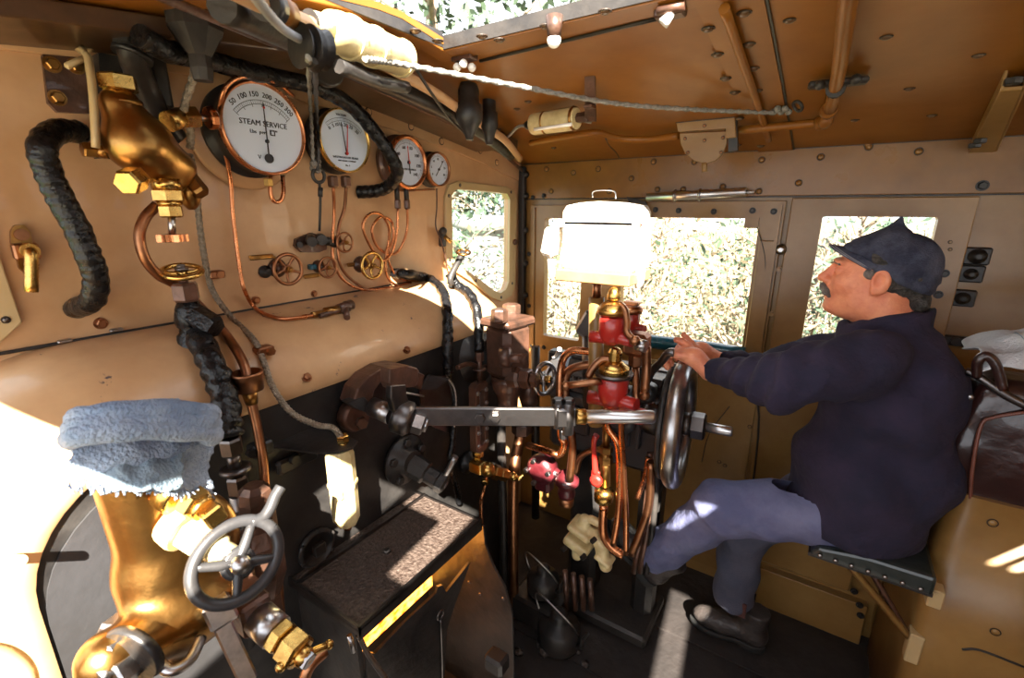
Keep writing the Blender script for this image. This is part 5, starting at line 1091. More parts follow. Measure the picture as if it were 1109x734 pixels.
m=MB();m.box(Rf(503,63,.012),(.055,.03,.012),None,.002);m.build('bracket','brown_iron',t)
t=thing('hatch_catch','steel toggle catch on the roof edge at the top of the picture','catch',Rf(725,12,.0))
m=MB();m.box(Rf(726,12,.012),(.05,.03,.02),None,.003);m.cyl(Rf(712,12,.02),Rf(742,6,.02),.007);m.build('block','brown_iron',t);m=MB();m.tube([Rf(728,14,.025),Rf(718,26,.04)],[.006,.010],10,3);m.build('toggle','bulb',t)
# roof pipe with elbow
solo(MB().tube([Rf(922,-30,.02),Rf(918,5,.02),Rf(908,80,.02),Rf(899,118,.024)],.0135,14,4),'roof_conduit','roof_paint','tan conduit pipe running down the roof above the driver','pipe')
t=thing('conduit_clamp','black two-bolt clamp holding the roof conduit','clamp',Rf(907,88,.0))
m=MB();m.box(Rf(907,90,.014),(.11,.03,.014),Matrix.Rotation(.1,3,'Z'),.004);m.lathe(Rf(905,96,.022)-YP*.01,YP,[(.019,0),(.019,.02)],14);
for p in((888,92),(927,86)): m.ball(Rf(*p,.022),.011,8)
m.build('clamp','black_iron',t)
t=thing('conduit_elbow','tan elbow joining the two roof conduits below the clamp','elbow',Rf(895,128,.0))
m=MB();m.lathe(Rf(898,118,.024),(Rf(895,131,.024)-Rf(898,118,.024)),[(.018,0),(.020,.004),(.020,.014)],16);m.ball(Rf(894,131,.024),.0185,14);m.lathe(Rf(894,132,.024),(Rf(884,134,.024)-Rf(894,132,.024)),[(.018,0),(.018,.02)],14);m.build('elbow','roof_paint',t)
solo(MB().tube([Rf(890,133,.024),Rf(845,137,.024),Rf(800,141,.022)],.0115,12,3),'roof_conduit','roof_paint','level tan conduit from the elbow to the junction plate','pipe')
solo(MB().tube([Rf(735,147,.022),Rf(700,151,.022),Rf(670,150,.022),Rf(648,144,.02),Rf(630,145,.02),Rf(600,150,.02),Rf(575,155,.02)],.011,12,5),'roof_conduit','roof_paint','tan conduit curving left from the junction plate','pipe')
yJ=Rf(765,131).y+.02
t=thing('junction_plate','tan half-round junction box cover with rivets where roof meets side wall','plate',Y(765,150,yJ))
m=MB();pl_=[(736,146),(738,138),(790,132),(794,136),(795,148),(786,160)]
hp=[(737,145),(788,143),(788,155),(784,166),(776,174),(764,178),(752,174),(743,167),(738,156)]
m.prism([[Y(a,b,yJ-.005) for a,b in hp]],YN,.012);m.build('cover','side_paint',t,.002)
m=MB();m.prism([[Y(a,b,yJ) for a,b in[(735,134),(798,128),(799,150),(788,151),(788,141),(737,144)]]],YN,.03);m.build('box','side_paint',t,.002)
m=MB();m.prism([[Y(a,b,yJ) for a,b in[(735,131),(797,125),(799,129),(735,135)]]],YN,.034);m.prism([[Y(a,b,yJ) for a,b in[(790,133),(799,129),(800,163),(790,165)]]],YN,.020);m.build('edge','black_iron',t)
for p in((742,150),(783,149),(745,165),(781,165),(763,152),(763,136)): rivet(Y(*p,yJ-.017 if p[1]>140 else yJ-.03),YN,.004,t,'dull_copper')
m=MB();m.tube([Y(763,176,yJ-.012),Y(763,186,yJ-.012)],.008,8,3);m.build('tab','side_paint',t)
m=MB();m.prism([[Y(a,b,1.87) for a,b in[(692,158),(698,154),(726,153),(729,164),(700,168),(692,166)]]],YN,.004);solo(m,'dark_slot','black_iron','black slot in the beam left of the junction plate','slot')
t=thing('steel_rod','bright steel rod in two clips along the beam above the open window','rod',Y(757,211,1.86))
m=MB();m.cyl(Y(701,214,1.85),Y(808,208,1.85),.016,None,18);m.cyl(Y(808,208,1.855),Y(817,208,1.855),.006);m.build('rod','bright_steel',t)
for p in((731,212),(758,211)): m=MB();m.torus(Y(*p,1.85),XP,.018,.005,18,6);m.box(Y(p[0],p[1],1.872),(.012,.03,.012));m.build('clip','steel',t)
t=thing('grab_bracket','tan channel-shaped bracket with bolts on the roof at the far right','bracket',Rf(1080,120,.0))
qd=[Rf(1088,76,.0),Rf(1113,74,.0),Rf(1075,163,.0),Rf(1050,156,.0)]
m=MB();m.prism([[p+V((0,0,-.03)) for p in qd]],-ZP,.008);m.prism([[qd[0],qd[3],qd[3]+V((0,0,-.036)),qd[0]+V((0,0,-.036))]],XP,.006);m.prism([[qd[1],qd[2],qd[2]+V((0,0,-.036)),qd[1]+V((0,0,-.036))]],XP,.006);m.build('channel','side_paint',t,.002)
m=MB();
for p in((1098,84),(1062,150),(1056,155)): q=Rf(*p,.038);m=MB();m.hexn(q,q-ZP*.012,.014);m.build('bolt','black_iron',t)
m=MB();m.tube([Rf(656,150,.035),Rf(660,158,.035),Rf(667,165,.03),Rf(671,172,.03)],.002,6,4);m.build('wire','black_iron',ceil)
# ================================================================== SEAT
t=thing('folding_seat','dark green-black vinyl folding seat the driver sits on','seat',Y(960,620,1.5))
sq=[Y(872,594,1.34),Y(1012,640,1.34),Y(1026,628,1.66),Y(905,588,1.66)]
zs=.60
sq=[V((1.26,1.31,zs)),V((1.495,1.31,zs)),V((1.495,1.69,zs)),V((1.26,1.69,zs))]
a=at(876,596,'y',1.31);b=at(1020,643,'y',1.31);s0=a.x;s1=min(b.x,1.53);z0=a.z;z1=b.z
m=MB();m.prism([[V((s0,1.31,z0-.012)),V((s1,1.31,z1-.015)),V((s1,1.31,z1+.035)),V((s0+.12,1.31,z0+.035)),V((s0+.02,1.31,z0+.018))]],YP,.36);m.build('cushion','vinyl',t,.015)
m=MB();m.prism([[V((s0,1.315,z0-.018)),V((s1,1.315,z1-.022)),V((s1,1.315,z1-.012)),V((s0,1.315,z0-.008))]],YP,.35);m.build('seat_board','black_iron',t)
for k in range(7):
    q=V((s0,1.307,z0-.002)).lerp(V((s1,1.307,z1-.004)),.1+.8*k/6);rivet(q,YN,.0042,t,'steel','stud')
m=MB();m.tube([at(920,612,'y',1.38),at(948,645,'y',1.40),at(985,690,'y',1.42)],.010,4,4);m.build('strut','side_paint',t)
m=MB();m.tube([at(944,620,'y',1.42),at(962,650,'y',1.42),at(984,688,'y',1.42)],.008,4,4);m.build('strut','brown_iron',t)
m=MB();q=at(984,696,'y',1.42);m.box(q+XP*.01,(.03,.04,.09),None,.003);m.build('wall_bracket','pale_paint',t)
m=MB();q=at(1012,644,'y',1.36);m.box(q,(.03,.04,.05),None,.003);m.build('wall_bracket','pale_paint',t)
# ================================================================== BAG + cloth
t=thing('gladstone_bag','dark brown leather bag with a rolled handle on the ledge behind the driver','bag',at(1090,570,'y',1.4))
def bagf(P):
    C=np.array(at(1113,484,'y',1.50));Q=np.abs(P-C);tz=(P[...,2]-C[2]);tap=1-.25*np.clip(tz/.18,0,1)
    q=np.stack([Q[...,0]/tap-.155,Q[...,1]/tap-.085,Q[...,2]-.165],-1);r=.035;q=q+r
    d=_n(np.maximum(q,0))+np.minimum(q.max(-1),0)-r
    return d+wob(P,30,.0018)
C=at(1113,484,'y',1.50);sdf_obj('body',bagf,C-V((.22,.16,.21)),C+V((.22,.16,.21)),.008,'leather',t)
m=MB();m.tube([at(1050,556,'y',1.41),at(1053,510,'y',1.405),at(1062,462,'y',1.415),at(1076,452,'y',1.42),at(1112,446,'y',1.42)],.004,8,6);m.build('piping','leather_edge',t)
m=MB();m.tube([at(1046,402,'y',1.44),at(1060,408,'y',1.43),at(1090,428,'y',1.42),at(1125,446,'y',1.42)],.009,10,5);m.build('frame','dark_steel',t)
m=MB();m.tube([at(1058,408,'y',1.43),at(1059,392,'y',1.42),at(1067,385,'y',1.42),at(1076,391,'y',1.42),at(1082,405,'y',1.42),at(1086,422,'y',1.42)],.010,12,6);m.build('handle','leather',t)
for p in((1052,552),(1051,430)): rivet(at(*p,'y',1.405),YN,.005,t,'steel','stud')
t=thing('white_tea_towel','crumpled white cloth with faint stripes lying over the leather bag','cloth',at(1085,375,'y',1.5))
rows=[]
for i in range(16):
    r=[]
    for j in range(26):
        u=j/25;v=i/15;x=1.52+.34*u;y=1.42+.22*v;px,py=1.49,0
        z=1.215+.05*math.sin(min(1,u*1.5)*1.57)+.05*u-.25*max(0,.13-v)
        z+=.018*noise.noise(V((u*6,v*5,2)))+.010*math.sin(u*19+v*6)
        r.append(V((x+.01*math.sin(v*9),y,z)))
    rows.append(r)
o=clothmesh(rows,0,None).build('cloth','white_cloth',t);soft(o,.004)
m=MB()
for j in(6,14,20): m=MB();m.tube([rows[i][j]+V((0,-.001,.0035)) for i in range(0,16)],.0012,4,1);m.build('blue_stripe','denim_strip',t)
# ================================================================== DRIVER
man=thing('person','driver in a dark cap and navy fleece, hands on the big wheel','person',(1.40,1.5,.66))
cy0=1.5
def L(px,py,y=cy0): return at(px,py,'y',y)
# ---- head (one continuous body: head, neck, forearms, hands)
HC=L(946,299);tilt=math.radians(4)
fa=Matrix.Rotation(tilt,3,'Y')
Hf=fa@V((-1,0,0));Hs=V((0,-1,0));Hu=fa@V((0,0,1))
BM=np.array([list(Hf),list(Hs),list(Hu)]) # rows
def hl(P): return (P-np.array(HC))@BM.T   # to local (f,s,u)
HS=.92
def headf(P):
    q=hl(P)/HS;q=q.copy();sgn=q[...,1].copy();q[...,1]=np.abs(q[...,1])
    d=ell(q,(-.020,0,.032),(.097,.078,.088))
    d=su(d,ell(q,(.035,0,-.030),(.062,.060,.085)),.03)
    d=su(d,ell(q,(.045,.0,-.080),(.045,.040,.032)),.025)          # jaw
    d=su(d,ell(q,(.078,0,-.098),(.020,.022,.018)),.018)           # chin
    d=su(d,ell(q,(-.005,.052,-.065),(.045,.016,.040)),.025)       # jaw corner
    d=su(d,ell(q,(.030,.0,-.105),(.040,.042,.022)),.02)           # double chin
    d=su(d,ell(q,(.082,.024,.030),(.018,.026,.010)),.012)         # brow
    d=su(d,ell(q,(.058,.042,-.022),(.028,.022,.026)),.02)         # cheek
    d=ss(d,ell(q,(.098,.034,.010),(.018,.020,.012)),.012)         # socket
    d=su(d,ell(q,(.079,.032,.009),(.014,.015,.013)),.004)         # lid ball
    d=su(d,cap_(q,(.092,0,.020),(.110,0,-.012),.008,.011),.010)   # nose bridge
    d=su(d,ell(q,(.114,0,-.020),(.015,.013,.012)),.008)           # tip
    d=su(d,ell(q,(.102,.012,-.026),(.012,.009,.009)),.006)        # wing
    d=su(d,ell(q,(.090,.0,-.050),(.016,.026,.016)),.012)          # upper lip mass
    d=su(d,ell(q,(.096,0,-.058),(.008,.020,.005)),.004)
    d=su(d,ell(q,(.092,0,-.070),(.010,.019,.006)),.005)
    d=ss(d,ell(q,(.104,0,-.064),(.012,.022,.0022)),.003)
    # ear
    e=ell(q,(-.012,.083,-.004),(.022,.008,.034));e=ss(e,ell(q,(-.007,.093,.002),(.013,.011,.020)),.004)
    e=su(e,ell(q,(-.004,.082,-.030),(.010,.007,.011)),.006)
    d=su(d,e,.008)
    d=su(d,cap_(q,(-.035,0,-.05),(-.075,0,-.16),.062,.070),.035)
    return d*HS
# hands
WT=V((.905,1.42,1.085)) # top of wheel rim
def fchain(P,pts,r0,r1):
    d=None
    for i in range(len(pts)-1):
        a=r0+(r1-r0)*i/(len(pts)-1);b=r0+(r1-r0)*(i+1)/(len(pts)-1);e=cap_(P,pts[i],pts[i+1],a,b);d=e if d is None else su(d,e,.004)
    return d
wl=L(768,402,1.36);wr=L(778,390,1.50)
def handf(P):
    # near (left) hand: palm over the rim, fingers curling down on the far-left side
    c=np.array(L(744,384,1.355));w=np.array(wl)
    d=cap_(P,w,c+(.022,0,-.004),.026,.026)
    d=su(d,ell(P,c+(.006,0,-.002),(.040,.030,.022)),.015)
    for k in range(4):
        oy=-.030+.020*k
        ln=(.92,1.0,.97,.80)[3-k]
        b=c+(-.026,oy,.004-.0015*k);k1=b+np.array((-.026,.0,-.006))*ln;k2=k1+np.array((-.008,.0,-.026))*ln;k3=k2+np.array((.010,.0,-.018))*ln
        d=su(d,fchain(P,[c+(.0,oy*.8,.004),b,k1,k2,k3],.0115,.0080),.003)
    d=su(d,fchain(P,[c+(.012,.025,.0),c+(-.008,.042,.014),c+(-.028,.040,.026),c+(-.042,.034,.030)],.014,.0085),.006)
    # far (right) hand slightly higher, index and thumb up
    c=np.array(L(753,378,1.47));w=np.array(wr)
    d2=cap_(P,w,c+(.02,0,0),.024,.024);d2=su(d2,ell(P,c+(.004,0,.0),(.036,.030,.020)),.015)
    for k in range(4):
        oy=.030-.020*k;ln=(.95,1.02,.97,.8)[k]
        b=c+(-.024,oy,.003);k1=b+np.array((-.024,.0,-.003))*ln;k2=k1+np.array((-.010,.0,-.024))*ln;k3=k2+np.array((.008,.0,-.018))*ln
        d2=su(d2,fchain(P,[c+(.0,oy*.8,.003),b,k1,k2,k3],.011,.0078),.003)
    d2=su(d2,fchain(P,[c+(.008,-.022,.006),c+(-.008,-.026,.022),c+(-.024,-.024,.036),c+(-.034,-.022,.046)],.013,.0085),.006)
    return np.minimum(d,d2)
SHl=L(925,392,1.31);SHr=L(915,378,1.66);ELl=L(850,414,1.22);ELr=L(842,405,1.66)
def bodyf(P):
    d=headf(P)
    T0=np.array((1.38,1.5,.80));T1=np.array(L(965,395,1.5))
    d=su(d,cap_(P,T1+(0,0,.02),T0,.09,.11),.05)
    d=su(d,cap_(P,T1+(0,-.15,-.02),T1+(0,.15,-.02),.05,.05),.05)
    for s,e,w in((SHl,ELl,wl),(SHr,ELr,wr)):
        d=su(d,cap_(P,V(s)+V((.02,.02,0)),e,.05,.046),.02);d=su(d,cap_(P,e,w,.046,.026),.012)
    for a,b,c_ in((V((1.36,1.41,.765)),L(790,553,1.38),L(710,598,1.42)),(V((1.35,1.59,.76)),L(802,577,1.62),L(800,640,1.62))):
        d=su(d,cap_(P,a,b,.07,.05),.03);d=su(d,cap_(P,b,c_,.048,.034),.02)
    return d
# coarse-to-fine is not needed: three grids share one surface function and are merged by bounds
def merged(name,f,boxes,m,parent,coarse):
    mb=[]
    V_=[];F_=[]
    for lo,hi,h in boxes+[coarse]:
        vs,fs=sdf_mesh(f if h<.01 else (lambda P:f(P)+.026),lo,hi,h);F_.append(fs+sum(len(v) for v in V_));V_.append(vs)
    vs=np.concatenate(V_);fs=np.concatenate(F_);me=bpy.data.meshes.new(name)
    me.from_pydata((vs-np.array(ROOT[parent.name])).tolist(),[],fs.tolist());me.polygons.foreach_set('use_smooth',[True]*len(me.polygons))
    me.materials.append(MATS[m]);o=link(name,me,parent);ROOT[o.name]=ROOT[parent.name];return o
xs=HC
def full(P): 
    return np.minimum(bodyf(P),handf(P)) if False else bodyf_h(P)
def bodyf_h(P): return su(bodyf(P),handf(P),.004)
merged('body',bodyf_h,[((HC.x-.15,HC.y-.11,HC.z-.16),(HC.x+.15,HC.y+.11,HC.z+.16),.0034),((.80,1.28,1.02),(.975,1.56,1.19),.0028)],'skin',man,((.80,1.10,.0),(1.68,1.90,1.55),.012))
# eyes
for s in(-1,1):
    ec=HC+(Hf*.0795+Hs*s*.032+Hu*.0095)*HS;m=MB();m.ball(ec,.0118,16);eo=m.build('eye','eye_white',man);m=MB();m.ball(ec+Hf*.0052,.0072,12);m.build('iris','iris',eo)
    m=MB();m.tube([HC+(Hf*.093+Hs*s*.012+Hu*.026)*HS,HC+(Hf*.096+Hs*s*.03+Hu*.031)*HS,HC+(Hf*.084+Hs*s*.048+Hu*.026)*HS],.0035,6,5);m.build('eyebrow','grey_hair',man)
# moustache
def mus(P):
    q=hl(P)/HS;q=q.copy();q[...,1]=np.abs(q[...,1]);d=cap_(q,(.106,.003,-.044),(.098,.024,-.056),.0125,.010);d=su(d,cap_(q,(.098,.024,-.056),(.088,.034,-.068),.009,.004),.006)
    return d*HS+wob(P,260,.0009)
c=HC+Hf*.095-Hu*.05;sdf_obj('moustache',mus,c-V((.04,.05,.04)),c+V((.04,.05,.04)),.0025,'grey_hair',man)
# hair
def hairf(P):
    q=hl(P)/HS;q=q.copy();q[...,1]=np.abs(q[...,1])
    d=ell(q,(-.026,0,.025),(.108,.0845,.098))
    d=np.maximum(d,-(ell(q,(.075,0,-.02),(.095,.12,.13))))      # clear the face
    d=np.maximum(d,-(q[...,2]+.052+.2*np.clip(q[...,0]+.02,-.1,.1)))
    d=np.maximum(d,-ell(q,(-.006,.09,-.012),(.028,.03,.036)))
    d=su(d,ell(q,(-.108,.022,-.050),(.026,.040,.026)),.02)
    return d*HS+wob(P,150,.0014)
for sg_ in(1,-1): sdf_obj('sideburn',lambda P:(lambda q:ell(q,(.012,.066*sg_,.012),(.018,.0095,.016)))(hl(P)/HS)*HS+wob(P,200,.001),HC-V((.08,.1,.06)),HC+V((.08,.1,.06)),.0035,'grey_hair',man)
sdf_obj('hair',hairf,HC-V((.14,.11,.14)),HC+V((.17,.11,.14)),.0042,'hair',man)
# cap: crown slab leaning forward with a peak
def capl(f,s,u): return HC+(Hf*f+Hs*s+Hu*u)*HS
def capf(P):
    q=hl(P)/HS
    d=ell(q,(-.034,0,.030),(.098,.088,.098))
    d=su(d,ell(q,(.030,0,.072),(.056,.072,.026)),.03)
    d=su(d,cap_(q,(-.018,-.022,.098),(-.018,.022,.098),.030,.030),.03)
    d=su(d,cap_(q,(-.014,0,.105),(-.022,0,.156),.034,.007),.015)
    d=su(d,ell(q,(-.080,0,.046),(.046,.076,.052)),.03)
    d=su(d,ell(q,(-.112,0,.000),(.028,.060,.034)),.025)
    bp=q[...,2]-(.006+.44*(q[...,0]+.031))
    d=d+.0045*np.exp(-((bp-.034)/.007)**2)+.003*np.exp(-((q[...,0]+.045+.5*(q[...,2]-.1))/.006)**2)*(q[...,2]>.05)
    d=np.maximum(d,-bp)
    return d*HS+wob(P,42,.0022)+wob(P,95,.0008)
sdf_obj('cap_crown',capf,HC+V((-.15,-.12,-.06)),HC+V((.2,.12,.2)),.0045,'cap_cloth',man)
rows=[];NU=26
for i in range(8):
    r=[];v=i/7
    for j in range(NU):
        a=math.radians(-80+160*j/(NU-1));ca=math.cos(a);f0=.072*ca-.010;s0_=.088*math.sin(a);f=f0+.060*v*ca**.8
        u=.006+.44*(f+.031)+.012-.010*v-.010*v*abs(math.sin(a))+.012*ca*(1-v)
        r.append(capl(f,s0_*(1-.10*v),u))
    rows.append(r)
o=clothmesh(rows,0,None).build('cap_peak','cap_cloth',man);soft(o,.004)
m=MB();m.tube([p+Hu*.0035 for p in rows[6]],.0007,4,1);m.tube([p+Hu*.0035 for p in rows[7]],.0007,4,1);m.build('cap_stitching','stitch',man)
# ---- fleece jumper
def fleece(P):
    a=np.array
    hip=a(L(968,565,1.5));bel=a(L(925,505,1.5));ch=a(L(955,420,1.5));nk=a(L(965,362,1.5))
    d=ell(P,bel+(.005,0,.0),(.155,.205,.19));d=su(d,ell(P,ch+(.005,0,-.01),(.135,.190,.15)),.08)
    d=su(d,ell(P,a((1.365,1.5,.74)),(.160,.205,.13)),.05)
    d=su(d,ell(P,a(L(988,430,1.5)),(.100,.175,.15)),.05);d=su(d,ell(P,a(L(992,505,1.5)),(.095,.16,.13)),.05)
    d=su(d,cap_(P,a(SHl)+(.035,.04,-.01),a(SHr)+(.02,-.03,-.01),.068,.068),.05)
    for s,e,w,r in((SHl,ELl,wl,1.),(SHr,ELr,wr,1.)):
        s=a(s);e=a(e);w=a(w);dv=(w-e)/np.linalg.norm(w-e);w2=w-dv*.012
        arm=su(cap_(P,s+(.02,.01,0),e,.076,.064),cap_(P,e,w2,.064,.039),.03)
        t_=((P-e)@dv);arm=arm+.0075*np.sin(t_*110+2.5*np.sin(P[...,2]*28))*np.exp(-((t_-.03)/.13)**2)
        arm=np.maximum(arm,((P-w2)@dv));d=su(d,arm,.035)
    d=su(d,cap_(P,a(L(966,350,1.5)),nk,.080,.10),.03)
    # collar cut
    n=a([-.30,0,1.]);n/=np.linalg.norm(n);c=a(L(950,340,1.5));d=np.maximum(d,(P-c)@n-.004)
    # hem cut
    n=a([-.10,0,-1.]);n/=np.linalg.norm(n);c=a((1.35,1.4,.712));d=np.maximum(d,(P-c)@n)
    big=np.sin(P[...,2]*30+22*P[...,0]+2.2*np.sin(P[...,1]*9));d=d+.0045*big+wob(P,17,.0048)+wob(P,45,.0018)
    return d
sdf_obj('fleece_jumper',fleece,(.90,1.10,.60),(1.68,1.84,1.36),.0085,'fleece',man)
def collar(P):
    c=np.array(L(957,352,1.5));q=P-c;n=np.array([-.32,0,1.]);n/=np.linalg.norm(n);h=q@n;rad=np.sqrt(((q[...,0]+.0)/1.12)**2+(q[...,1]/1.0)**2+(0*h))
    rr0=.076-.10*h;dd=np.stack([np.abs(rad-rr0)-.006,np.abs(h)-.022],-1);return _n(np.maximum(dd,0))+np.minimum(dd.max(-1),0)-.003+wob(P,40,.002)
c=L(957,352,1.5);sdf_obj('fleece_collar',collar,c-V((.13,.12,.08)),c+V((.13,.12,.08)),.005,'fleece',man)
# ---- trousers
KL=L(786,548,1.38);AL=L(706,602,1.42)
def trous(P):
    a=np.array;h=a((1.36,1.40,.76));k=a(KL);f=a(AL)
    d=cap_(P,h,k+(.0,0,-.005),.082,.082);sh=cap_(P,k,f,.080,.062);d=su(d,sh,.03)
    dv=(f-k)/np.linalg.norm(f-k);d=np.maximum(d,(P-f)@dv-.012)
    d=su(d,cap_(P,a((1.37,1.42,.78)),a((1.37,1.58,.78)),.075,.075),.05)
    t_=(P-k)@dv;d=d+.003*np.sin(t_*70+3*np.sin(P[...,1]*25))*np.exp(-(t_/.08)**2)
    d=d+wob(P,24,.0045)+wob(P,60,.0012)
    n=a([.1,0,1.]);return d
sdf_obj('trousers',trous,(.70,1.22,.28),(1.60,1.76,.80),.008,'jeans',man)
def trous2(P):
    a=np.array;h=a((1.35,1.6,.75));k=a(L(802,575,1.62));f=a(L(795,650,1.62))
    d=su(cap_(P,h,k,.088,.075),cap_(P,k,f,.072,.068),.03);d=np.maximum(d,f[2]-P[...,2]);return d+wob(P,26,.005)
sdf_obj('far_trouser_leg',trous2,(.85,1.46,.10),(1.55,1.78,.78),.009,'work_trousers',man)
# belt-side seam / pocket flap
# ---- boots
def boot(name,heel,dirv,up,s=1.,lab=None):
    f=dirv.normalized();u=(up-f*up.dot(f)).normalized();sd=f.cross(u);B=np.array([list(f),list(sd),list(u)]);C0=np.array(heel)
    def bf(P):
        q=(P-C0)@B.T/s
        d=ell(q,(.19,0,.035),(.075,.047,.040));d=su(d,cap_(q,(.03,0,.04),(.14,0,.035),.038,.040),.03);d=su(d,ell(q,(.03,0,.035),(.040,.036,.040)),.02)
        d=su(d,cap_(q,(.045,0,.05),(.035,0,.14),.043,.046),.03);d=np.maximum(d,-q[...,2]+.004);d=np.maximum(d,q[...,2]-.15);return d*s
    R_=.32*s;c=V(heel)+f*.11*s+u*.06*s
    sdf_obj(name,bf,c-V((.19,.16,.17)),c+V((.19,.16,.17)),.006,'boot_leather',man)
    def sf(P):
        q=(P-C0)@B.T/s;d=np.minimum(ell(q,(.175,0,0),(.100,.050,.2)),ell(q,(.04,0,0),(.052,.041,.2)));d=np.minimum(d,np.maximum(np.abs(q[...,0]-.10)-.07,np.abs(q[...,1])-.036))
        top=np.where(q[...,0]<.075,-.022,-.012);d=np.maximum(d,np.maximum(q[...,2]-.008,top-q[...,2]));return d*s
    sdf_obj('boot_sole',sf,c-V((.19,.16,.17)),c+V((.19,.16,.17)),.005,'boot_sole',man)
    return V(heel),f,sd,u
# far boot flat on the floor
hb=Z(826,686,.022);hb.y=1.60;boot('boot',V((1.215,1.62,.004+.024*.9)),V((-1,-.05,0)),V((0,0,1)),.92)
m=MB();m.box(at(802,660,'y',1.568),(.035,.006,.06),None,.002);m.build('elastic_panel','elastic',man)
# near boot: sole facing left, toe up
b0=AL+V((-.005,0,-.075));boot('boot',L(709,630,1.42),(L(661,572,1.42)-L(712,634,1.42)).normalized(),(AL-L(690,606,1.42)).normalized()*1.+V((.35,0,.1)),.95)
# ================================================================== OUTSIDE
gz=-1.3
m=MB();N_=34
def gh(x,y):
    z=gz+.25*noise.noise(V((x*.25,y*.25,0)))
    if y>4: z+=min(2.2,(y-4)*.5)*min(1,max(0,(x+5)/3))
    return z
def patchg(x0,x1,y0,y1,n,name,mt,cond=None):
    vs=[];fs=[]
    for i in range(n+1):
        for j in range(n+1):
            x=x0+(x1-x0)*i/n;y=y0+(y1-y0)*j/n;vs.append(V((x,y,gh(x,y)+.05*noise.noise(V((x*2,y*2,3))))))
    for i in range(n):
        for j in range(n): a=i*(n+1)+j;fs.append((a,a+n+1,a+n+2,a+1))
    return struct(MB().add(vs,fs),name,mt)
patchg(-40,-1.2,-15,35,40,'ground_front','grass')
patchg(-1.2,40,-15,35,40,'ground_side','dry_grass')
def tree(label,base,h,cr,nl,mt,group,name='tree',ls=.16,trunk=.12,cat='tree',bare=False,seed=0):
    R_=random.Random(seed);t=thing(name,label,cat,base,group)
    m=MB();top=V(base)+V((R_.uniform(-.4,.4),R_.uniform(-.4,.4),h*.8));m.tube([V(base)-ZP*.3,V(base).lerp(top,.5)+V((R_.uniform(-.2,.2),0,0)),top],[trunk,trunk*.3],8,5)
    br=[]
    for k in range(16 if not bare else 34):
        a=R_.uniform(0,6.28);s=V(base).lerp(top,R_.uniform(.15 if bare else .35,.95));e=s+V((math.cos(a),math.sin(a),R_.uniform(.1,.9)))*cr*R_.uniform(.5,1.);br.append(e);m.tube([s,(s+e)/2+V((0,0,.1)),e],[trunk*.3,trunk*.08],5,4)
    m.build('trunk','bark',t)
    m=MB()
    cl=[e for e in br]+[V(base).lerp(top,R_.uniform(.5,1.1)) for _ in range(6)]
    vs=[];fs=[]
    for k in range(nl):
        c=R_.choice(cl);p=c+V((R_.gauss(0,1),R_.gauss(0,1),R_.gauss(0,.8)))*cr*.26
        u=V((R_.gauss(0,1),R_.gauss(0,1),R_.gauss(0,1))).normalized();w=u.orthogonal().normalized();s=ls*R_.uniform(.5,1.2);o=len(vs)
        vs+=[p-u*s,p+w*s*.35,p+u*s,p-w*s*.35];fs.append((o,o+1,o+2,o+3))
    m.add(vs,fs,False);m.build('foliage',mt,t);return t
# green view ahead (front window, direction -x)
gp=random.Random(5);kk=0
for (x,y,h,c_,lb) in ((-11.5,15.5,7.5,2.4,'dark green tree seen at the left side of the front window'),(-12.5,19,8.5,2.6,'tall green tree in the middle of the front window view'),(-10.2,17.5,5.5,2.0,'broad green tree at the right side of the front window view'),(-20,26,11,3,'distant tall tree behind the others through the front window')):
    tree(lb,V((x,y,gh(x,y))),h,c_,2600,'leaf','trees ahead of the engine',seed=kk);kk+=1
# trees above the roof hatch
for (x,y,h,c_,lb) in ((-5.0,6.5,9.5,2.6,'green tree with pale trunk seen through the roof hatch at its left corner'),(-1.5,9.5,10.,2.6,'thin leafed tree seen through the right part of the roof hatch')):
    tree(lb,V((x,y,gh(x,y))),h,c_,3000,'leaf','trees over the roof hatch',ls=.12,trunk=.22,seed=kk+2);kk+=1
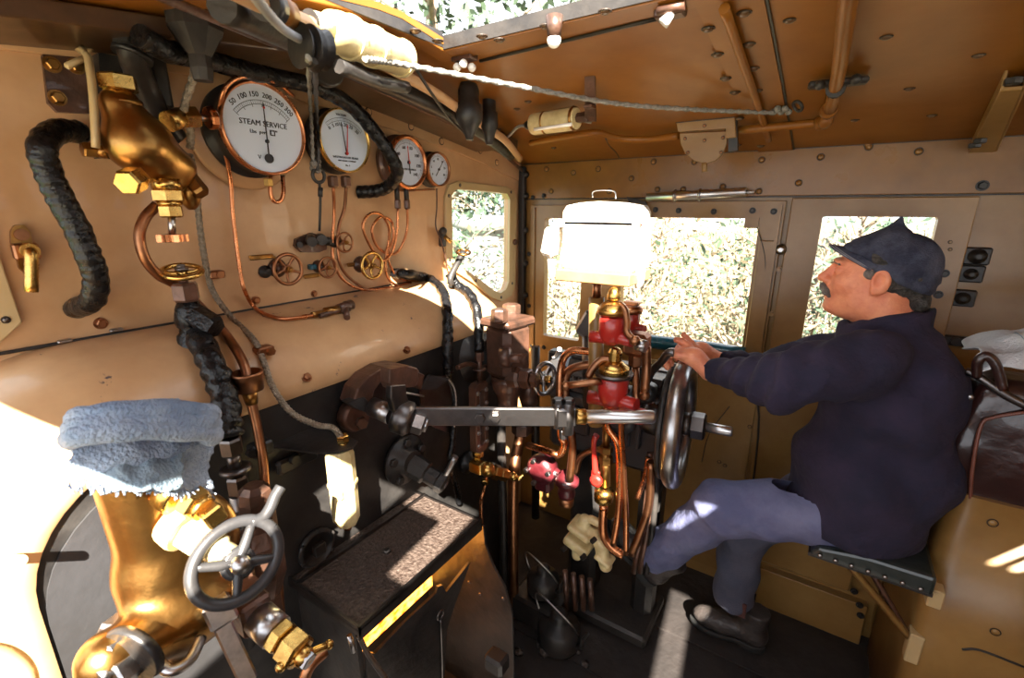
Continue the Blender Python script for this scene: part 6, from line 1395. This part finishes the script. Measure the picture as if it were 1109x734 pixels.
# dry scrub on the bank beside the side windows
lbs=['dry bare bush behind the left part of the big side window','dry tangled bush in the middle of the big side window','pale dry bush low behind the big side window','green and dry bush at the right edge of the big side window','bare shrub behind the driver seen through the door window left part','leafy shrub behind the cap in the door window','dry shrub in the narrow side window','scrubby bush further up the bank behind the big window','scrubby bush further up the bank behind the door window','dry bush on the bank beyond the narrow window']
pos=[(-1.6,4.6),(-.4,4.9),(-.9,4.0),(.6,4.6),(1.1,5.0),(2.0,4.6),(-2.9,5.0),(-.8,6.6),(1.6,7.0),(-3.8,6.5)]
for k,(lb,(x,y)) in enumerate(zip(lbs,pos)):
    tree(lb,V((x,y,gh(x,y))),2.6 if k<7 else 3.2,1.15,800 if k not in(3,5) else 1500,'leaf' if k in(3,5,6) else 'dry_leaf','scrub on the bank',name='bush',ls=.05,trunk=.04,cat='bush',bare=True,seed=20+k)
m=MB()
R_=random.Random(3);vs=[];fs=[]
for k in range(16000):
    x=R_.uniform(-6,4.5);y=R_.uniform(3.2,9);z=gh(x,y);h=R_.uniform(.15,.55);a=R_.uniform(0,6.28);o=len(vs);w=.012
    d=V((math.cos(a)*h*.5,math.sin(a)*h*.5,h));s=V((-math.sin(a),math.cos(a),0))*w;p=V((x,y,z));vs+=[p-s,p+s,p+d*.6+s*.7,p+d,p+d*.6-s*.7];fs.append((o,o+1,o+2,o+3,o+4))
m.add(vs,fs,False);tag(m.build('long_grass','dry_grass'),'dry yellow grass covering the bank outside the side windows','grass',None,'stuff')
# pale post / smokebox side ahead: engine's own pale dome pipe seen through front window
m=MB();c=V((-3.4,4.3,0));m.lathe(V((-2.85,5.4,gz)),ZP,[(.36,0),(.36,2.2),(.30,2.3),(.30,2.55),(.46,2.6),(.46,2.74)],20);solo(m,'white_post','whitewash','blurred white post with a wide top outside the front window','post')
# ================================================================== LIGHT
w=bpy.data.worlds.new('sky');SC.world=w;w.use_nodes=True;bg=w.node_tree.nodes['Background'];bg.inputs['Color'].default_value=(.90,.94,1.,1);bg.inputs['Strength'].default_value=2.35
sd_=bpy.data.lights.new('sun','SUN');sd_.energy=40;sd_.color=(1,.93,.80);sd_.angle=math.radians(.5);so_=bpy.data.objects.new('sun',sd_);COL.objects.link(so_)
SUN=V((-.50,.62,-.60)).normalized();so_.rotation_mode='QUATERNION';so_.rotation_quaternion=V((0,0,-1)).rotation_difference(SUN);so_.location=(4,-4,6)
vs_=SC.view_settings;vs_.view_transform='Standard';vs_.look='None';vs_.gamma=1;vs_.use_curve_mapping=False;vs_.exposure=.45
SC.display_settings.display_device='sRGB'
c_=SC.cycles;c_.max_bounces=10;c_.diffuse_bounces=5;c_.glossy_bounces=4;c_.transparent_max_bounces=12;c_.sample_clamp_indirect=12;c_.use_denoising=True
